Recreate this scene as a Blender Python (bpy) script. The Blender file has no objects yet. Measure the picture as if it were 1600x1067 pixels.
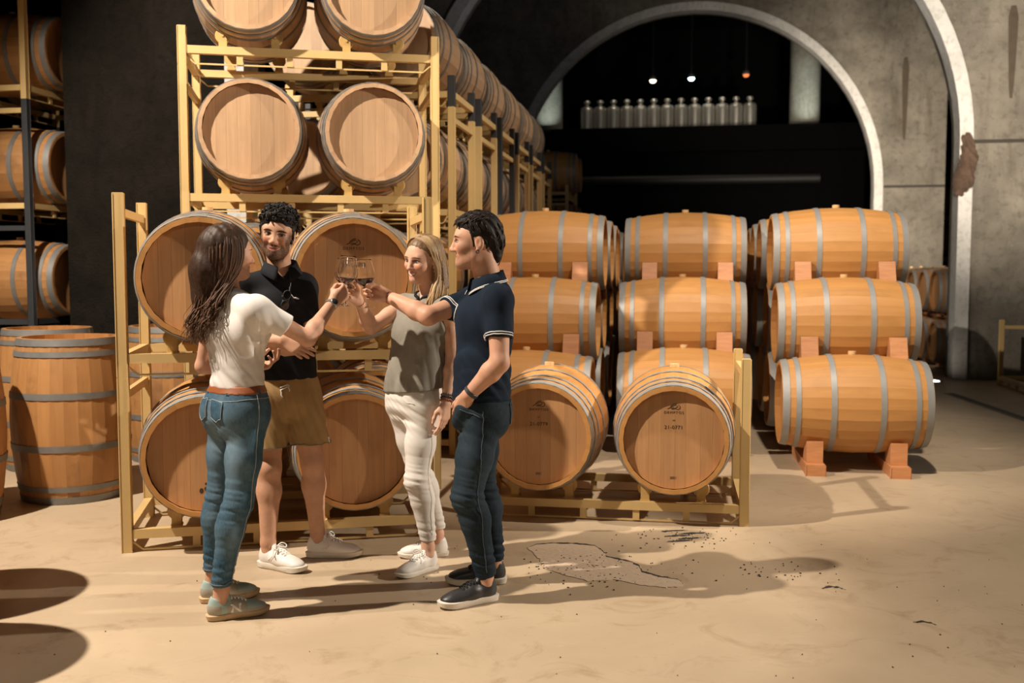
import bpy, bmesh, math, random
import numpy as np
from mathutils import Vector, Matrix, Euler
from mathutils.bvhtree import BVHTree

rnd = random.Random(7)
SC = bpy.context.scene
COL = SC.collection
PI = math.pi

# ------------------------------------------------------------------ camera
cam_d = bpy.data.cameras.new('camera')
cam = bpy.data.objects.new('camera', cam_d)
COL.objects.link(cam)
cam_d.sensor_width = 36.0
cam_d.lens = 35.01
cam.location = (0, 0, 1.51)
cam.rotation_euler = (math.radians(90) - math.atan(108 / 1556.0), 0, 0)
cam_d.clip_end = 200
cam_d.dof.use_dof = True
cam_d.dof.focus_distance = 4.9
cam_d.dof.aperture_fstop = 2.2
SC.camera = cam

# ------------------------------------------------------------------ world, lights, exposure
W = bpy.data.worlds.new('cellar_air')
SC.world = W
W.use_nodes = True
W.node_tree.nodes['Background'].inputs[0].default_value = (1.0, 0.80, 0.60, 1)
W.node_tree.nodes['Background'].inputs[1].default_value = 0.006


def spot(name, loc, target, watts, col, size_deg, blend=0.25, radius=0.05):
    l = bpy.data.lights.new(name, 'SPOT')
    l.energy = watts
    l.color = col
    l.spot_size = math.radians(size_deg)
    l.spot_blend = blend
    l.shadow_soft_size = radius
    o = bpy.data.objects.new(name, l)
    COL.objects.link(o)
    o.location = loc
    d = Vector(target) - Vector(loc)
    o.rotation_euler = d.to_track_quat('-Z', 'Y').to_euler()
    return o


WARM = (1.0, 0.875, 0.72)
COOL = (0.85, 0.93, 1.0)
spot('key_spot', (-4.1, 3.6, 5.8), (-0.2, 5.4, 0.7), 2800, WARM, 122, 0.3, 0.06)
spot('side_spot', (6.4, 5.6, 3.4), (-1.2, 4.75, 2.0), 1900, WARM, 52, 0.25, 0.05)
spot('overhead_spot', (1.7, 4.6, 6.6), (1.3, 8.3, 1.0), 1600, WARM, 58, 0.6, 0.08)
spot('row_spot', (4.2, 10.6, 5.2), (-0.4, 11.2, 3.1), 420, WARM, 75, 0.6, 0.10)  # added light to brighten the upper barrels of the receding row
spot('fill_spot', (-0.6, -1.6, 4.6), (0.1, 5.0, 0.7), 120, WARM, 75, 0.7, 0.25)
spot('arch_spot', (5.6, 16.2, 2.6), (8.1, 21.3, 3.8), 2200, (1, 0.86, 0.68), 80, 0.9, 0.2)
spot('pier_spot', (5.2, 9.4, 2.6), (7.4, 14.0, 4.6), 1700, (1, 0.87, 0.70), 85, 0.9, 0.15)
spot('rim_spot', (2.5, 11.5, 2.4), (2.6, 15.0, 7.0), 130, COOL, 120, 0.8, 0.2)
spot('aisle_spot', (5.0, 15.9, 3.2), (7.0, 17.2, 0.8), 120, WARM, 70, 0.8, 0.1)  # added light to brighten the right aisle barrels

SC.view_settings.view_transform = 'Standard'
SC.view_settings.look = 'None'
SC.view_settings.exposure = 0.0
SC.view_settings.gamma = 1.0
SC.view_settings.use_curve_mapping = False


# ------------------------------------------------------------------ material helpers
class NT:
    def __init__(s, name):
        s.m = bpy.data.materials.new(name)
        s.m.use_nodes = True
        s.t = s.m.node_tree
        s.b = s.t.nodes['Principled BSDF']

    def n(s, typ, **kw):
        nd = s.t.nodes.new(typ)
        for k, v in kw.items():
            setattr(nd, k, v)
        return nd

    def l(s, a, b):
        s.t.links.new(a, b)

    def val(s, v, sock):
        if hasattr(v, 'is_output'):
            s.l(v, sock)
        elif v is not None:
            sock.default_value = v

    def math(s, op, a, b=None, c=None, clamp=False):
        nd = s.n('ShaderNodeMath', operation=op)
        nd.use_clamp = clamp
        s.val(a, nd.inputs[0])
        s.val(b, nd.inputs[1])
        s.val(c, nd.inputs[2])
        return nd.outputs[0]

    def vmath(s, op, a, b=None):
        nd = s.n('ShaderNodeVectorMath', operation=op)
        s.val(a, nd.inputs[0])
        if b is not None:
            s.val(b, nd.inputs[1])
        return nd.outputs['Value'] if op in ('LENGTH', 'DISTANCE', 'DOT_PRODUCT') else nd.outputs[0]

    def mix(s, fac, a, b):
        nd = s.n('ShaderNodeMix', data_type='RGBA')
        s.val(fac, nd.inputs[0])
        for v, k in ((a, 6), (b, 7)):
            if hasattr(v, 'is_output'):
                s.l(v, nd.inputs[k])
            else:
                nd.inputs[k].default_value = (*v[:3], 1)
        return nd.outputs[2]

    def noise(s, vec, scale, detail=4, rough=0.55, dist=0.0):
        nd = s.n('ShaderNodeTexNoise')
        if vec is not None:
            s.l(vec, nd.inputs['Vector'])
        nd.inputs['Scale'].default_value = scale
        nd.inputs['Detail'].default_value = detail
        nd.inputs['Roughness'].default_value = rough
        nd.inputs['Distortion'].default_value = dist
        return nd.outputs['Fac']

    def ramp(s, fac, lo, hi):
        nd = s.n('ShaderNodeMapRange')
        s.val(fac, nd.inputs[0])
        nd.inputs[1].default_value = lo
        nd.inputs[2].default_value = hi
        nd.clamp = True
        return nd.outputs[0]

    def obj(s, scale=None):
        tc = s.n('ShaderNodeTexCoord')
        v = tc.outputs['Object']
        if scale:
            v = s.vmath('MULTIPLY', v, scale)
        return v

    def bump(s, h, strength=0.3, dist=0.01):
        nd = s.n('ShaderNodeBump')
        nd.inputs['Strength'].default_value = strength
        nd.inputs['Distance'].default_value = dist
        s.l(h, nd.inputs['Height'])
        s.l(nd.outputs[0], s.b.inputs['Normal'])

    def col(s, c):
        s.val(c if hasattr(c, 'is_output') else (*c[:3], 1), s.b.inputs['Base Color'])

    def set(s, rough=0.5, metal=0.0, **kw):
        s.val(rough, s.b.inputs['Roughness'])
        s.val(metal, s.b.inputs['Metallic'])
        for k, v in kw.items():
            s.val(v, s.b.inputs[k])
        return s.m


def simple(name, c, rough=0.6, metal=0.0, var=0.12, scale=30.0, bump=0.0):
    t = NT(name)
    n = t.noise(t.obj(), scale, 3)
    t.col(t.mix(n, tuple(x * (1 - var) for x in c), tuple(min(1, x * (1 + var)) for x in c)))
    if bump:
        t.bump(n, bump, 0.004)
    return t.set(rough, metal)


def oak(name, c1, c2, grain, dark=0.25, stain=None, rough=0.55):
    """grain: object-space scale vector, small along the fibre."""
    t = NT(name)
    oi = t.n('ShaderNodeObjectInfo')
    at = t.n('ShaderNodeAttribute', attribute_name='tone')
    r = t.math('FRACT', t.math('ADD', oi.outputs['Random'], t.math('MULTIPLY', at.outputs['Fac'], 3.7)))
    off = t.n('ShaderNodeCombineXYZ')
    t.l(t.math('MULTIPLY', r, 37.0), off.inputs[0])
    t.l(t.math('MULTIPLY', r, 19.0), off.inputs[1])
    t.l(t.math('MULTIPLY', r, 53.0), off.inputs[2])
    v = t.vmath('ADD', t.obj(), off.outputs[0])
    g = t.noise(t.vmath('MULTIPLY', v, grain), 1.0, 6, 0.65, 0.4)
    big = t.noise(v, 3.5, 3)
    c = t.mix(t.ramp(g, 0.3, 0.72), c1, c2)
    dk = t.math('MULTIPLY', r, dark)
    hs = t.n('ShaderNodeHueSaturation')
    t.l(c, hs.inputs['Color'])
    t.l(t.math('SUBTRACT', 1.0 + dark * 0.45, dk), hs.inputs['Value'])
    c = hs.outputs[0]
    c = t.mix(t.math('MULTIPLY', t.ramp(big, 0.55, 0.8), 0.35), c, tuple(x * 0.55 for x in c1))
    if stain:
        sn = t.noise(t.vmath('MULTIPLY', v, (1.0, 1.0, 0.7)), stain[0], 5, 0.6, 0.6)
        c = t.mix(t.math('MULTIPLY', t.ramp(sn, stain[1], stain[1] + 0.14), 0.75), c, stain[2])
    t.col(c)
    t.bump(g, 0.12, 0.003)
    return t.set(rough)


def concrete(name, c1, c2, stain, rough=0.85, sc=1.0, bump=0.5, joints=()):
    t = NT(name)
    tc = t.n('ShaderNodeNewGeometry')
    p = tc.outputs['Position']
    a = t.noise(p, 1.3 * sc, 6, 0.62, 0.3)
    b = t.noise(p, 26 * sc, 5, 0.7)
    d = t.noise(t.vmath('MULTIPLY', p, (2.4, 2.4, 0.35)), 1.2 * sc, 5, 0.6, 0.5)
    c = t.mix(t.ramp(a, 0.3, 0.72), c1, c2)
    g = t.noise(p, 7.5 * sc, 6, 0.72, 0.4)
    c = t.mix(t.math('MULTIPLY', t.ramp(g, 0.5, 0.68), 0.55), c, tuple(x * 0.45 for x in c1))
    c = t.mix(t.math('MULTIPLY', t.ramp(d, 0.56, 0.74), 0.7), c, stain)
    c = t.mix(t.math('MULTIPLY', t.ramp(b, 0.60, 0.78), 0.45), c, tuple(min(1, x * 1.9) for x in c2))
    t.col(c)
    t.bump(b, bump, 0.02)
    return t.set(rough)


M = {}
M['oak'] = oak('oak_staves', (0.47, 0.220, 0.062), (0.565, 0.282, 0.090), (14, 14, 1.2), 0.10, (2.0, 0.66, (0.30, 0.145, 0.05)))
M['oak_head'] = oak('oak_head_boards', (0.43, 0.215, 0.088), (0.53, 0.285, 0.125), (2.2, 42, 42), 0.20)
M['oak_head_pale'] = oak('pale_oak_head_boards', (0.40, 0.245, 0.135), (0.48, 0.310, 0.180), (2.2, 42, 42), 0.26)
M['oak_old'] = oak('weathered_oak_staves', (0.36, 0.168, 0.056), (0.46, 0.232, 0.083), (14, 14, 1.2), 0.12, (2.6, 0.56, (0.16, 0.07, 0.03)))
M['oak_grey'] = oak('greyed_oak_staves', (0.44, 0.27, 0.15), (0.54, 0.35, 0.21), (14, 14, 1.2), 0.25, (2.6, 0.62, (0.22, 0.12, 0.07)))
M['wedge'] = oak('reddish_timber', (0.42, 0.17, 0.065), (0.56, 0.26, 0.11), (5, 40, 40), 0.3)
M['bung'] = simple('pale_cork', (0.68, 0.45, 0.22), 0.8, 0, 0.15, 60)
M['hoop'] = simple('galvanised_steel', (0.31, 0.308, 0.30), 0.55, 0.25, 0.14, 18)
M['hoop_dark'] = simple('dull_steel', (0.20, 0.197, 0.19), 0.55, 0.3, 0.25, 14)
M['yellow'] = simple('ochre_paint', (0.60, 0.42, 0.18), 0.5, 0.0, 0.08, 9)
M['black'] = simple('black_paint_and_shade', (0.035, 0.037, 0.042), 0.5, 0.0, 0.2, 12)  # also the painted shade on the left aisle rack's lower units
M['roller'] = simple('brass_yellow_roller', (0.55, 0.36, 0.13), 0.5, 0.1, 0.18, 30)
M['ink'] = simple('burnt_brand', (0.05, 0.022, 0.010), 0.8, 0, 0.2, 60)
M['white_trim'] = concrete('whitewashed_edge', (0.52, 0.51, 0.49), (0.64, 0.63, 0.61), (0.38, 0.36, 0.34), 0.7, 1.5, 0.2)
M['wall'] = concrete('rough_concrete_shaded', (0.008, 0.0064, 0.0048), (0.020, 0.0162, 0.012), (0.005, 0.004, 0.003), 0.95, 1.6, 1.0)  # shade on the near wall is put into this colour
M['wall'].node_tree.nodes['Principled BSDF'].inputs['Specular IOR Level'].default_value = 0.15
M['wall_far'] = concrete('lit_concrete', (0.12, 0.107, 0.088), (0.25, 0.225, 0.185), (0.08, 0.062, 0.045), 0.9, 1.2, 0.6)  # lit copy of the same concrete, light put into the colour
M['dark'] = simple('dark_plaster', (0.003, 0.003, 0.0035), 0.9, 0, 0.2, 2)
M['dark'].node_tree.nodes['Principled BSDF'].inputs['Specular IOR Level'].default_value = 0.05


def floor_mat():
    t = NT('polished_concrete_floor')
    p = t.n('ShaderNodeNewGeometry').outputs['Position']
    a = t.noise(p, 0.9, 6, 0.6, 0.4)
    b = t.noise(p, 3.2, 6, 0.68, 1.2)
    c = t.noise(p, 42, 3, 0.6)
    e = t.noise(t.vmath('MULTIPLY', p, (1, 2.2, 1)), 6.5, 5, 0.7, 0.9)
    col = t.mix(t.ramp(a, 0.3, 0.7), (0.42, 0.32, 0.215), (0.54, 0.42, 0.29))
    col = t.mix(t.math('MULTIPLY', t.ramp(b, 0.54, 0.72), 0.55), col, (0.27, 0.175, 0.095))
    col = t.mix(t.math('MULTIPLY', t.ramp(e, 0.62, 0.74), 0.4), col, (0.60, 0.48, 0.34))
    col = t.mix(t.math('MULTIPLY', t.ramp(c, 0.66, 0.74), 0.3), col, (0.22, 0.15, 0.09))
    t.col(col)
    h = t.math('ADD', t.math('MULTIPLY', b, 0.8), t.math('MULTIPLY', c, 0.2))
    t.bump(h, 0.10, 0.01)
    return t.set(t.math('ADD', t.math('MULTIPLY', b, 0.35), 0.30))


M['floor'] = floor_mat()


# ------------------------------------------------------------------ mesh helpers
def new_obj(name, me, mat=None, parent=None, mw=None):
    o = bpy.data.objects.new(name, me)
    COL.objects.link(o)
    if mat is not None and me is not None and len(me.materials) == 0:
        me.materials.append(mat)
    if parent is not None:
        o.parent = parent
    if mw is not None:
        o.matrix_basis = mw
    return o


def empty(name, mw=None):
    o = bpy.data.objects.new(name, None)
    COL.objects.link(o)
    o.empty_display_size = 0.1
    if mw is not None:
        o.matrix_basis = mw
    return o


def tag(o, label, cat, group=None, kind=None):
    o['label'] = label
    o['category'] = cat
    if group:
        o['group'] = group
    if kind:
        o['kind'] = kind
    return o


def struct(o, label=None, cat=None):
    o['kind'] = 'structure'
    if label:
        o['label'] = label
    if cat:
        o['category'] = cat
    return o


class MB:
    def __init__(s):
        s.v = []
        s.f = []
        s.sm = []

    def add(s, vs, fs, smooth=False):
        k = len(s.v)
        s.v += [tuple(v) for v in vs]
        s.f += [tuple(i + k for i in f) for f in fs]
        s.sm += [smooth] * len(fs)
        return s

    def box(s, lo, hi, mtx=None, bev=0.0):
        x0, y0, z0 = lo
        x1, y1, z1 = hi
        if bev > 0:
            b = min(bev, (x1 - x0) * .45, (y1 - y0) * .45, (z1 - z0) * .45)
            vs = []
            for z, ins in ((z0, b), (z0 + b, 0), (z1 - b, 0), (z1, b)):
                for (x, y, dx, dy) in ((x0, y0, 1, 1), (x1, y0, -1, 1), (x1, y1, -1, -1), (x0, y1, 1, -1)):
                    if ins:
                        vs.append((x + dx * b, y + dy * b, z))
                        vs.append((x + dx * b, y + dy * b, z))
                    else:
                        vs.append((x + dx * (b if dx * dy > 0 else 0), y + dy * (0 if dx * dy > 0 else b), z))
                        vs.append((x + dx * (0 if dx * dy > 0 else b), y + dy * (b if dx * dy > 0 else 0), z))
            fs = []
            for r in range(3):
                for i in range(8):
                    j = (i + 1) % 8
                    fs.append((r * 8 + i, r * 8 + j, r * 8 + 8 + j, r * 8 + 8 + i))
            fs.append((0, 6, 4, 2))
            fs.append((24, 26, 28, 30))
        else:
            vs = [(x, y, z) for z in (z0, z1) for y in (y0, y1) for x in (x0, x1)]
            fs = [(0, 2, 3, 1), (4, 5, 7, 6), (0, 1, 5, 4), (2, 6, 7, 3), (0, 4, 6, 2), (1, 3, 7, 5)]
        if mtx is not None:
            vs = [mtx @ Vector(v) for v in vs]
        return s.add(vs, fs)

    def lathe(s, prof, n=32, mtx=None, closed=False, smooth=True):
        """prof: list of (r, z) ; axis Z"""
        vs = []
        for r, z in prof:
            for i in range(n):
                a = 2 * PI * i / n
                vs.append((r * math.cos(a), r * math.sin(a), z))
        fs = []
        m = len(prof)
        for k in range(m if closed else m - 1):
            k2 = (k + 1) % m
            for i in range(n):
                j = (i + 1) % n
                fs.append((k * n + i, k * n + j, k2 * n + j, k2 * n + i))
        if mtx is not None:
            vs = [mtx @ Vector(v) for v in vs]
        return s.add(vs, fs, smooth)

    def tube(s, pts, r, n=8, cap=True, closed=False, smooth=True, flat=None):
        """pts list of Vector, r float or list"""
        pts = [Vector(p) for p in pts]
        m = len(pts)
        rs = r if isinstance(r, (list, tuple, np.ndarray)) else [r] * m
        vs = []
        up = None
        for i, p in enumerate(pts):
            a = pts[(i - 1) % m] if (closed or i > 0) else p
            b = pts[(i + 1) % m] if (closed or i < m - 1) else p
            t = (b - a)
            t = t.normalized() if t.length > 1e-9 else Vector((0, 0, 1))
            if up is None:
                up = t.orthogonal().normalized()
                if flat is not None:
                    up = (Vector(flat[0]) - t * Vector(flat[0]).dot(t)).normalized()
            up = (up - t * up.dot(t))
            up = up.normalized() if up.length > 1e-6 else t.orthogonal().normalized()
            w = t.cross(up)
            for k in range(n):
                an = 2 * PI * k / n
                fx = flat[1] if flat is not None else 1.0
                vs.append(p + (up * math.cos(an) * fx + w * math.sin(an)) * rs[i])
        fs = []
        for i in range(m if closed else m - 1):
            i2 = (i + 1) % m
            for k in range(n):
                k2 = (k + 1) % n
                fs.append((i * n + k, i * n + k2, i2 * n + k2, i2 * n + k))
        if cap and not closed:
            fs.append(tuple(range(n - 1, -1, -1)))
            fs.append(tuple(range((m - 1) * n, m * n)))
        return s.add(vs, fs, smooth)

    def mesh(s, name, mat=None, sharp=None):
        me = bpy.data.meshes.new(name)
        me.from_pydata([tuple(v) for v in s.v], [], s.f)
        me.polygons.foreach_set('use_smooth', s.sm)
        if sharp is not None:
            me.update()
            me.set_sharp_from_angle(angle=math.radians(sharp))
        if mat is not None:
            me.materials.append(mat)
        me.update()
        return me

    def build(s, name, mat=None, parent=None, mw=None, sharp=None):
        return new_obj(name, s.mesh(name, mat, sharp), None, parent, mw)


# ------------------------------------------------------------------ hall frame
HA = math.radians(9.3)                      # the hall runs 9.3 degrees right of the camera axis
HX = Vector((math.cos(HA), -math.sin(HA), 0))     # across the hall
HY = Vector((math.sin(HA), math.cos(HA), 0))      # along the hall


def frame(p, ang, z=0.0):
    return Matrix.Translation((p[0], p[1], z)) @ Matrix.Rotation(ang, 4, 'Z')


# floor
fl = MB().box((-16, -6, -0.2), (26, 44, 0.0)).build('floor', M['floor'])
struct(fl, 'tan polished concrete cellar floor with stains', 'floor')
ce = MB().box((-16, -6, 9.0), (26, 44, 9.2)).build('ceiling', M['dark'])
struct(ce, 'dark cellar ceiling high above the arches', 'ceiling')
for nm, lo, hi in (('wall_left', (-16.2, -6, 0), (-16, 44, 9)), ('wall_right', (26, -6, 0), (26.2, 44, 9)),
                   ('wall_back', (-16, 44, 0), (26, 44.2, 9)), ('wall_front', (-16, -6.2, 0), (26, -6, 9))):
    struct(MB().box(lo, hi).build(nm, M['dark']), 'dark outer cellar wall in the gloom', 'wall')

# three transverse arch walls
AR, ASP, ATH = 3.85, 3.32, 0.5


def arch_wall(name, trim, centre, pierL, pierR, mat, label, tl):
    n = 40
    arc = [(AR * math.cos(PI - PI * i / n), ASP + AR * math.sin(PI * i / n)) for i in range(n + 1)]
    mb = MB()
    TOP = 9.0
    for y, fl_ in ((0, 1), (ATH, -1)):
        vs, fs = [], []
        for (x, z) in arc:
            vs += [(x, y, z), (x, y, TOP)]
        for i in range(n):
            q = (2 * i, 2 * i + 2, 2 * i + 3, 2 * i + 1)
            fs.append(q if fl_ > 0 else q[::-1])
        k = len(vs)
        for xa, xb in ((-AR - pierL, -AR), (AR, AR + pierR)):
            k = len(vs)
            vs += [(xa, y, 0), (xb, y, 0), (xb, y, ASP), (xa, y, ASP), (xb, y, TOP), (xa, y, TOP)]
            for q in ((k, k + 1, k + 2, k + 3), (k + 3, k + 2, k + 4, k + 5)):
                fs.append(q if fl_ > 0 else q[::-1])
        mb.add(vs, fs)
    prof = [(-AR, 0)] + arc + [(AR, 0)]
    vs, fs = [], []
    for (x, z) in prof:
        vs += [(x, 0, z), (x, ATH, z)]
    for i in range(len(prof) - 1):
        fs.append((2 * i + 1, 2 * i + 3, 2 * i + 2, 2 * i))
    mb.add(vs, fs)
    for x in (-AR - pierL, AR + pierR):
        mb.add([(x, 0, 0), (x, ATH, 0), (x, ATH, TOP), (x, 0, TOP)], [(0, 1, 2, 3) if x > 0 else (3, 2, 1, 0)])
    w = mb.build(name, mat, None, frame(centre, -HA))
    struct(w, label, 'wall')
    # whitewashed edge around the opening: front band and reveal
    wd, th = 0.15, 0.035
    mb = MB()
    ring = [(-1, 0.0, 0.0)] + [(None, x, z) for x, z in arc] + [(1, 0, 0)]
    vs, fs = [], []
    pts = []
    pts.append((-AR, 0.0, -AR - wd, 0.0))
    for i in range(n + 1):
        a = PI - PI * i / n
        pts.append((AR * math.cos(a), ASP + AR * math.sin(a), (AR + wd) * math.cos(a), ASP + (AR + wd) * math.sin(a)))
    pts.append((AR, 0.0, AR + wd, 0.0))
    for (xi, zi, xo, zo) in pts:
        cx = 0.03 * (1 if xi < 0 else -1)
        ln = math.hypot(xi, zi - ASP) if zi > ASP else AR
        sx = xi * (AR - 0.03) / AR
        sz = ASP + (zi - ASP) * (AR - 0.03) / AR if zi > ASP else zi
        vs += [(xo, -th, zo), (sx, -th, sz), (sx, ATH * 0.55, sz), (xo, 0.01, zo), (xi, ATH * 0.55, zi)]
    for i in range(len(pts) - 1):
        k, j = 5 * i, 5 * i + 5
        fs += [(k, k + 1, j + 1, j), (k + 1, k + 2, j + 2, j + 1), (k + 3, k, j, j + 3), (k + 2, k + 4, j + 4, j + 2)]
    mb.add(vs, [f[::-1] for f in fs])
    t = mb.build(trim, M['white_trim'], None, frame(centre, -HA))
    struct(t, tl, 'trim')
    return w, t


CC, CB, CA = (1.417, 8.31), (2.45, 14.62), (3.90, 21.9)
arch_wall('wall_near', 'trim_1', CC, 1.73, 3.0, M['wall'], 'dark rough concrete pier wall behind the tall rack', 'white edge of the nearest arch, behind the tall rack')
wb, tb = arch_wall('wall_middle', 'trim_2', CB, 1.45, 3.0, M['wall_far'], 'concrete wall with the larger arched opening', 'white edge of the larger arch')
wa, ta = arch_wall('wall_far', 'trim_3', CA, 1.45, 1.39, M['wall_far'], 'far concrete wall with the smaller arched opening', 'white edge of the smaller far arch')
# construction joints in the concrete, damp streaks, a broken piece of the white edge
def on_wall(c, x, y, z):
    return Vector((c[0], c[1], 0)) + HX * x + HY * y + Vector((0, 0, z))


M['joint'] = simple('dark_joint', (0.04, 0.034, 0.028), 0.9, 0, 0.2, 8)
M['rust'] = simple('rusty_stain', (0.075, 0.058, 0.040), 0.95, 0, 0.3, 9)
for c, par, x0, x1, z in ((CB, wb, AR + .15, AR + 3.0, 3.32), (CA, wa, AR + .15, AR + 1.39, 3.32)):
    MB().box((x0, -0.006, z - .025), (x1, 0.004, z + .025)).build('joint_line', M['joint'], par)


def streak(par, x, ztop, zbot, w):
    pts = [(x + w * s * (0.25 + 0.75 * (1 - t) ** .6 * min(1, t * 6 + .3)), -0.003, ztop + (zbot - ztop) * t) for s, tt in ((-1, 0), (1, 0)) for t in [i / 8 for i in range(9)]]
    fs = [(i, i + 1, 9 + i + 1, 9 + i) for i in range(8)]
    MB().add(pts, fs).build('damp_streak', M['rust'], par)


streak(wa, AR + .55, 6.0, 4.3, .075)
streak(wb, AR + .62, 5.15, 3.9, .07)


def text_mesh(s, size, spacing=1.0, bold=0.0):
    cu = bpy.data.curves.new('mark', 'FONT')
    cu.body = s
    cu.size = size
    cu.align_x = 'CENTER'
    cu.space_character = spacing
    cu.extrude = 0.0004
    cu.offset = bold
    o = bpy.data.objects.new('mark', cu)
    COL.objects.link(o)
    dg = bpy.context.evaluated_depsgraph_get()
    me = bpy.data.meshes.new_from_object(o.evaluated_get(dg))
    bpy.data.objects.remove(o)
    bpy.data.curves.remove(cu)
    return me


def prism(poly, z0, z1):
    n = len(poly)
    vs = [(x, y, z0) for x, y in poly] + [(x, y, z1) for x, y in poly]
    fs = [tuple(range(n - 1, -1, -1)), tuple(range(n, 2 * n))] + [(i, (i + 1) % n, n + (i + 1) % n, n + i) for i in range(n)]
    return vs, fs

# ------------------------------------------------------------------ barrels
HL, RH, RB = 0.54, 0.318, 0.376
NS = 28
TH = 0.027


def brad(t):
    return RH + (RB - RH) * (1 - (t / HL) ** 2)


def stave_mesh():
    n = 6
    a = PI / NS * 0.995
    vs = []
    for i in range(n + 1):
        t = -HL + 2 * HL * i / n
        r = brad(t)
        for rr in (r, r - TH):
            for s in (-a, a):
                k = rr / math.cos(a)
                vs.append((k * math.cos(s), k * math.sin(s), t))
    fs, sm = [], []
    for i in range(n):
        b, c = 4 * i, 4 * i + 4
        fs += [(b, b + 1, c + 1, c), (b + 1, b + 3, c + 3, c + 1), (b + 3, b + 2, c + 2, c + 3), (b + 2, b, c, c + 2)]
    fs += [(0, 2, 3, 1), (4 * n, 4 * n + 1, 4 * n + 3, 4 * n + 2)]
    mb = MB().add(vs, fs, True)
    return mb.mesh('stave', None, 40)


def body_mesh():
    me0 = stave_mesh()
    vs0 = [v.co.copy() for v in me0.vertices]
    fs0 = [tuple(p.vertices) for p in me0.polygons]
    mb = MB()
    tone = []
    for k in range(NS):
        R = Matrix.Rotation(2 * PI * k / NS, 3, 'Z')
        mb.add([R @ v for v in vs0], fs0, True)
        tone += [rnd.random()] * len(vs0)
    me = mb.mesh('barrel_body', None, 40)
    at = me.attributes.new('tone', 'FLOAT', 'POINT')
    at.data.foreach_set('value', tone)
    bpy.data.meshes.remove(me0)
    return me


NBD = 8
BR = RH - TH + 0.004


def board_polys():
    out = []
    w = 2 * BR / NBD
    cuts = [-BR + w * i for i in range(NBD + 1)]
    for k in range(1, NBD):
        cuts[k] += rnd.uniform(-.16, .16) * w
    for i in range(NBD):
        y0, y1 = cuts[i] + .0003, cuts[i + 1] - .0003
        ys = [y0 + (y1 - y0) * j / 4 for j in range(5)]
        top = [(math.sqrt(max(0, BR * BR - y * y)), y) for y in ys]
        bot = [(-x, y) for x, y in reversed(top)]
        out.append(top + bot)
    return out


BPOL = board_polys()


ZH = HL - 0.045


def board_mesh(i):
    vs, fs = prism(BPOL[i], ZH - 0.022, ZH)
    return MB().add(vs, fs).mesh('head_board')


def head_mesh():
    mb = MB()
    tone = []
    for i in range(NBD):
        vs, fs = prism(BPOL[i], ZH - 0.022, ZH)
        mb.add(vs, fs)
        tone += [rnd.random()] * len(vs)
    me = mb.mesh('head')
    at = me.attributes.new('tone', 'FLOAT', 'POINT')
    at.data.foreach_set('value', tone)
    return me


def hoop_mesh(tc, w, rivet=True):
    t0, t1 = tc - w / 2, tc + w / 2
    e = 0.0035
    prof = [(brad(t0) + .0008 + .002, t0), (brad(t0) + e + .002, t0), (brad(t1) + e + .002, t1), (brad(t1) + .0008 + .002, t1)]
    mb = MB().lathe(prof, NS * 2)
    if rivet:
        r = brad(tc) + e + .002
        for an in (-0.07, 0.09):
            m = Matrix.Rotation(an, 4, 'Z') @ Matrix.Translation((r, 0, tc))
            mb.add([m @ Vector(v) for v in ((.004, 0, 0), (0, .006, 0), (0, 0, .006), (0, -.006, 0), (0, 0, -.006))],
                   [(0, 1, 2), (0, 2, 3), (0, 3, 4), (0, 4, 1)])
        a0, a1 = -0.12, 0.13
        vs = []
        for an in (a0, (a0 + a1) / 2, a1):
            for t in (t0 + .001, t1 - .001):
                for q in (0, .002):
                    rr = brad(t) + e + .002 + q
                    vs.append((rr * math.cos(an), rr * math.sin(an), t))
        fs = []
        for i in (0, 4):
            fs += [(i + 1, i + 5, i + 7, i + 3), (i, i + 4, i + 5, i + 1), (i + 2, i + 3, i + 7, i + 6)]
        fs += [(0, 1, 3, 2), (8, 10, 11, 9)]
        mb.add(vs, fs)
    return mb.mesh('hoop', None, 40)


ME_STAVE = {}
ME_BOARD = {}
ME_HEAD = {}
ME_BODY = {}
ME_HOOP = {}
ME_BUNG = {}


def get(cache, key, fn, mat):
    if key not in cache:
        me = fn()
        me.materials.append(M[mat])
        cache[key] = me
    return cache[key]


HOOPS6 = [(.512, .05), (.425, .036), (.175, .042)]
HOOPS8 = [(.515, .045), (.445, .026), (.365, .026), (.19, .034)]


def bung_mesh():
    return MB().lathe([(0.0, 0.0), (.026, 0.0), (.030, .02), (.030, .038), (.0, .038)], 12, Matrix.Translation((RB - .012, 0, 0)) @ Matrix.Rotation(PI / 2, 4, 'Y'), False, False).mesh('bung')


MIR = Matrix.Rotation(PI, 4, 'X')


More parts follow.
